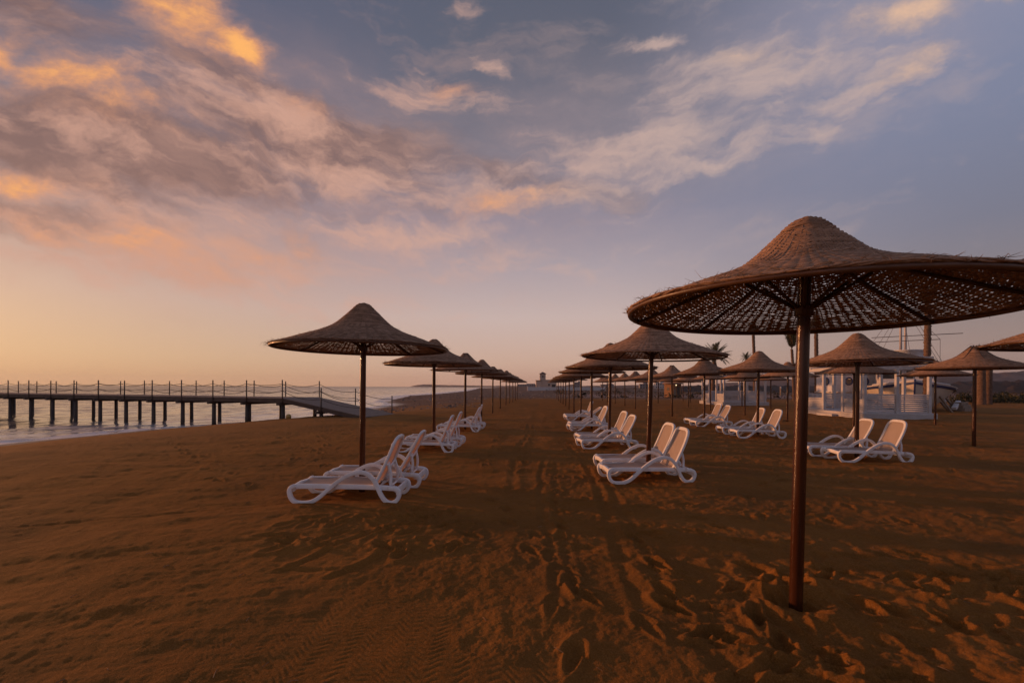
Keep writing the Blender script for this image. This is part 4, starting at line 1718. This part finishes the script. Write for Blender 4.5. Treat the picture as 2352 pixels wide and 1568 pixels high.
palm(1637, 58, 5.7, .25, (.2, 0), 1, 'palm with open leafy crown above the farther pavilion', 'open', 1.25, 26)
palm(1734, 60, 9.0, .21, (-.25, 0), 2, 'tall bare palm trunk right of the leafy palm, crown behind the front canopy', 'up')
palm(1824, 61, 7.2, .19, (-.35, 0), 3, 'slim palm with bundled upright fronds just left of the front umbrella pole', 'tied', 1.55, 30)
palm(1876, 45.5, 7.7, .20, (-.1, 0), 4, 'rough barked palm just right of the front umbrella pole', 'up')
palm(2129, 29.6, 7.4, .205, (.05, 0), 5, 'stout palm trunk rising in front of the boat bow', 'up', .8)
palm(1714, 112, 9.3, .24, (0, 0), 6, 'small distant palm crown left of the tall bare trunk', 'open', .95, 22)
palm(2254, 50, 4.3, .42, (0, 0), 7, 'thick palm stump trunk at the right, left one of the close pair', 'tied', .35, 14)
palm(2269, 51, 4.2, .38, (.1, 0), 8, 'thick palm stump trunk at the right, right one of the close pair', 'tied', .35, 14)


# ------------------------------------------------------------------ far buildings and huts
def opening(parent, face_c, size, ax):
    s_ = (size[0], .10, size[1]) if ax == 'y' else (.10, size[0], size[1])
    w_ = slab('window', 'far_dark', parent, face_c, s_)
    return w_


tz = ground_z(15, 186)
tb = empty('tower_house', (15.2, 186, tz - .1), (0, 0, 0), 'cream house with square tower and pyramid roof far down the central lane', 'house')
b = MB()
b.box((0.4, 4, 2.2), (6.6, 8, 4.4))
wl = b.build('wall', 'cream_wall', tb)
slab('parapet', 'cream_wall', tb, (.4, 4, 4.47), (6.9, 8.3, .22))
b = MB()
b.box((-2.0, 2.0, 3.6), (2.4, 2.4, 7.0))
tw = b.build('tower', 'cream_wall', tb, loc=(0, -.3, 0))
b = MB()
b.add([(-3.6, .1, 7.1), (-.4, .1, 7.1), (-.4, 3.3, 7.1), (-3.6, 3.3, 7.1), (-2.0, 1.7, 8.0)], [(0, 1, 4), (1, 2, 4), (2, 3, 4), (3, 0, 4), (3, 2, 1, 0)])
b.build('tower_roof', 'far_roof', tb)
b = MB()
b.box((-3.9, 1.2, 2.1), (2.0, 3.0, 4.1))
b.build('wing', 'cream_wall', tb)
slab('wing_roof', 'far_roof', tb, (-3.9, 1.2, 4.25), (2.5, 3.5, .2))
opening(wl, (2.6, -.02, 1.7), (1.5, 1.9), 'y')
opening(wl, (.6, -.02, 2.4), (.7, .9), 'y')
opening(tw, (-2.0, .78, 5.9), (.5, .8), 'y')
opening(tw, (-3.22, 2.0, 5.9), (.5, .8), 'x')

wz = ground_z(18, 197)
gw = empty('boundary_wall', (6.5, 180, ground_z(10, 180) - .2), (0, 0, R(10)), 'long white boundary wall in front of the tower house', 'wall')
for k in range(7):
    slab('wall_panel', 'far_white', gw, (2.4 + k * 4.8, 0, .9), (4.74, .25, 1.7))
    slab('pier_post', 'far_white', gw, (k * 4.8, 0, 1.0), (.36, .36, 2.0))
slab('pier_post', 'far_white', gw, (33.6, 0, 1.0), (.36, .36, 2.0))


def villa(px, y, w, h, d, label, arches, seed, material='far_block'):
    x = (px - 1176) / F_PX * y
    t = empty('villa', (x, y, ground_z(x, y) - .2), (0, 0, R(-8)), label, 'villa', 'far houses')
    b = MB()
    b.box((0, d / 2, h / 2), (w, d, h))
    b.box((w * .2, d * .5, h + .6), (w * .45, d * .6, 1.4))
    wl = b.build('wall', material, t)
    slab('parapet', material, t, (0, d / 2, h + .1), (w + .3, d + .3, .24))
    for r_ in range(2):
        for k in range(arches):
            xx = -w / 2 + w * (k + .5) / arches
            zz = h * (.27 + .46 * r_)
            opening(wl, (xx, -.02, zz), (w / arches * .5, h * .26), 'y')
    return t


villa(1479, 350, 6.4, 3.9, 6, 'small grey house far left behind the row of canopies', 3, 1)
villa(1518, 345, 8.4, 4.8, 7, 'pale arcaded house far behind the orange hut', 5, 2, 'far_white')
villa(1328, 460, 7.5, 6.0, 8, 'bluish block of a house on the horizon right of the tower house', 3, 3)
villa(1210, 700, 30, 5.0, 10, 'long low white building on the horizon above the seaside row', 8, 4, 'far_block')
villa(1395, 600, 18, 4.6, 10, 'low grey building on the horizon between the second and third rows', 6, 5)

hx, hy = (1545 - 1176) / F_PX * 76, 76
hz = ground_z(hx, hy)
hut = empty('beach_hut', (hx, hy, hz - .05), (0, 0, R(28)), 'orange brown board hut with straw roof and small lit lamp', 'hut')
for k in range(14):
    for sgn, nm in ((-1, 'y'), (1, 'y')):
        slab('wall_board', 'hut_wood', hut, (-.93 + k * .143, sgn * .97, 1.25), (.138, .04, 2.5))
    for sgn in (-1, 1):
        slab('wall_board', 'hut_wood', hut, (sgn * .97, -.93 + k * .143, 1.25), (.04, .138, 2.5))
slab('door', 'beam_wood', hut, (.25, -1.0, 1.0), (.7, .04, 1.95))
slab('window', 'far_dark', hut, (-1.0, .1, 1.55), (.05, .5, .5))
slab('notice_board', 'timber', hut, (-.62, -1.02, .75), (.42, .06, 1.4))
b = MB()
b.lathe([(1.75, 2.42), (1.72, 2.50), (1.2, 2.85), (.6, 3.25), (.12, 3.62), (.01, 3.66)], 28)
b.build('roof', 'straw', hut)
lm = bpy.data.materials.new('lamp_glow')
lm.use_nodes = True
e_ = lm.node_tree.nodes['Principled BSDF']
e_.inputs['Base Color'].default_value = (.9, .8, .6, 1)
e_.inputs['Emission Color'].default_value = (1, .82, .5, 1)
e_.inputs['Emission Strength'].default_value = 2
b = MB()
b.lathe([(.01, -.08), (.07, -.05), (.085, 0), (.07, .06), (.01, .09)], 12)
b.build('lamp', lm, hut, True, (-.35, -1.08, 2.22))
bx_ = (1571.5 - 1176) / F_PX * 100
bp = empty('bollard_lamp', (bx_ + 22.2, 100, ground_z(bx_ + 22.2, 100)), (0, 0, 0), 'thin timber lamp bollard beside the dark earth bank', 'bollard lamp')
slab('post', 'timber', bp, (0, 0, .85), (.28, .28, 1.7))
b = MB()
b.lathe([(.01, 0), (.2, .02), (.2, .2), (.01, .3)], 10)
b.build('lamp', 'far_white', bp, loc=(0, 0, 1.7))


# ------------------------------------------------------------------ shrubs, scrub and stones
def tuft_mesh(seed, n, w, h, blade=.5):
    rg = np.random.RandomState(seed)
    b = MB()
    for i in range(n):
        a, q = rg.uniform(0, 2 * PI), math.sqrt(rg.rand())
        c = np.array((math.cos(a) * q * w * .5, math.sin(a) * q * w * .5, h * rg.uniform(.05, 1) * (1 - .55 * q * q)))
        d = np.array((math.cos(a) * .6 + rg.normal(0, .4), math.sin(a) * .6 + rg.normal(0, .4), rg.uniform(.1, 1)))
        d /= np.linalg.norm(d)
        s_ = np.cross(d, (rg.normal(), rg.normal(), rg.normal()))
        s_ /= np.linalg.norm(s_) + 1e-6
        l = blade * h * rg.uniform(.25, .5)
        b.add([c - s_ * l * .22, c + d * l * .5 - s_ * l * .28, c + d * l, c + d * l * .5 + s_ * l * .28], [(0, 1, 2, 3)])
    return b.mesh('foliage')


TUFT = [tuft_mesh(1, 420, 1.3, .9), tuft_mesh(2, 360, 1.0, 1.1), tuft_mesh(3, 420, 1.6, .8)]
for q in TUFT:
    q.materials.append(M['shrub'])
stem_b = MB()
stem_b.tube([(0, 0, -.1), (.03, 0, .3), (-.02, .03, .6)], [.05, .035, .015], 6)
STEM = stem_b.mesh('stem')
STEM.materials.append(M['bark'])
sh_rng = random.Random(9)
names = ['left end of the hedge by the boat', 'second in the low hedge', 'third in the low hedge', 'fourth in the low hedge', 'fifth in the low hedge', 'sixth in the low hedge',
         'seventh in the low hedge', 'eighth in the low hedge', 'ninth in the low hedge', 'tenth in the low hedge', 'at the right picture edge of the hedge']
for i in range(11):
    px = 2198 + i * 15.5
    y = 56 + sh_rng.uniform(-1.5, 1.5)
    x = (px - 1176) / F_PX * y
    t = empty('shrub', (x, y, ground_z(x, y)), (0, 0, sh_rng.uniform(0, 6)), 'small dark green shrub, ' + names[i], 'shrub', 'low hedge of shrubs at the right')
    s_ = sh_rng.uniform(.9, 1.5)
    link('foliage', TUFT[i % 3], None, t, scale=(s_, s_, s_))
    link('stem', STEM, None, t)
kb = empty('garden_kerb', (62, 60.5, ground_z(62, 60)), (0, 0, 0), 'low broken white kerb behind the shrubs at the right', 'kerb')
for k in range(9):
    slab('kerb_block', 'far_white', kb, (-4 + k * 1.9, sh_rng.uniform(-.2, .2), .18), (1.3, .3, .4), (0, 0, sh_rng.uniform(-.1, .1)))

# dry scrub over the rough ground past the rows
b = MB()
rg = np.random.RandomState(12)
cnt = 0
while cnt < 900:
    y = 70 + 330 * rg.rand() ** 1.8
    x = rg.uniform(-.1, 1.35) * y
    if x < 8 + .03 * y or abs(y - 88) < 13:
        continue
    g = ground_z(x, y)
    w_, h_ = rg.uniform(.5, 1.8), rg.uniform(.25, .8)
    for i in range(16):
        a = rg.uniform(0, 2 * PI)
        q = math.sqrt(rg.rand())
        c = np.array((x + math.cos(a) * q * w_ * .6, y + math.sin(a) * q * w_ * .6, g + h_ * rg.uniform(0, .7)))
        d = np.array((math.cos(a) * .5, math.sin(a) * .5, rg.uniform(.3, 1)))
        s_ = np.array((-math.sin(a) + rg.normal(0, .5), math.cos(a) + rg.normal(0, .5), rg.normal(0, .3)))
        l = h_ * rg.uniform(.4, .8)
        b.add([c - s_ * l * .3, c + d * l * .6 - s_ * l * .4, c + d * l, c + d * l * .6 + s_ * l * .4], [(0, 1, 2, 3)])
    cnt += 1
tag(b.build('dry_scrub', 'scrub'), 'dry low scrub scattered over the rough ground behind the beach', 'scrub', kind='stuff')

# stones on the spit and the far ground
b = MB()
cnt = 0
while cnt < 1500:
    y = 36 + 190 * rg.rand() ** 1.6
    x = rg.uniform(-.42, .55) * y
    s_ = float(shore_dist(np.array([x]), np.array([y]))[0])
    lim = -3 if y < 66 else 60
    if s_ < 2.5 or x > lim:
        continue
    r = rg.uniform(.04, .12) * (1 + y / 160) * (2.2 if rg.rand() < .06 else 1)
    g = ground_z(x, y)
    P = []
    for k in range(6):
        a = k * PI / 3 + rg.uniform(-.3, .3)
        P.append((x + math.cos(a) * r * rg.uniform(.7, 1.2), y + math.sin(a) * r * rg.uniform(.7, 1.2), g - .03))
    for k in range(6):
        a = k * PI / 3 + rg.uniform(-.3, .3)
        P.append((x + math.cos(a) * r * .65, y + math.sin(a) * r * .65, g + r * rg.uniform(.35, .7)))
    b.add(P, [(k, (k + 1) % 6, 6 + (k + 1) % 6, 6 + k) for k in range(6)] + [(6, 7, 8, 9, 10, 11)])
    cnt += 1
tag(b.build('loose_stones', 'stone'), 'loose grey brown stones strewn over the spit and far shore', 'stones', kind='stuff')

# bits of straw and twig dropped on the sand
b = MB()
rg = np.random.RandomState(31)
for i in range(170):
    if i < 90:
        px_, py_ = list(ROWS['A'][:2] + ROWS['B'][:3] + ROWS['C'][:2])[rg.randint(7)]
        x, y = px_ + rg.normal(0, 1.1), py_ + rg.normal(0, 1.1)
    else:
        y = 2.6 + 8 * rg.rand() ** 1.5
        x = rg.uniform(-1.1, 1.2) * y
    if y < 2.3:
        continue
    xa, ya = np.array([x]), np.array([y])
    z = float((base_h(xa, ya) + prints_h(xa, ya, fine_h(xa, ya)))[0])
    a, l = rg.uniform(0, PI), rg.uniform(.02, .09)
    d = np.array((math.cos(a), math.sin(a), 0)) * l / 2
    c = np.array((x, y, z + .003))
    b.tube([c - d, c + np.array((0, 0, rg.uniform(.001, .008))), c + d], rg.uniform(.0012, .003), 4)
tag(b.build('straw_litter', 'fringe'), 'bits of straw and twig lying on the sand', 'litter', kind='stuff')

# ------------------------------------------------------------------ evening haze over the whole place
b = MB()
b.box((0, 0, 33), (7000, 7000, 74))
hzm = bpy.data.materials.new('haze')
hzm.use_nodes = True
hzm.node_tree.nodes.clear()
H_ = NT(hzm.node_tree)
pv = H_.n('ShaderNodeVolumePrincipled')
pv.inputs['Color'].default_value = (.86, .84, .86, 1)
pv.inputs['Density'].default_value = .00011
pv.inputs['Anisotropy'].default_value = .2
H_.L.new(pv.outputs[0], H_.n('ShaderNodeOutputMaterial').inputs['Volume'])
hz_o = link('haze', b.mesh('haze'), hzm)
tag(hz_o, 'thin evening haze over the beach and sea', 'haze', kind='stuff')
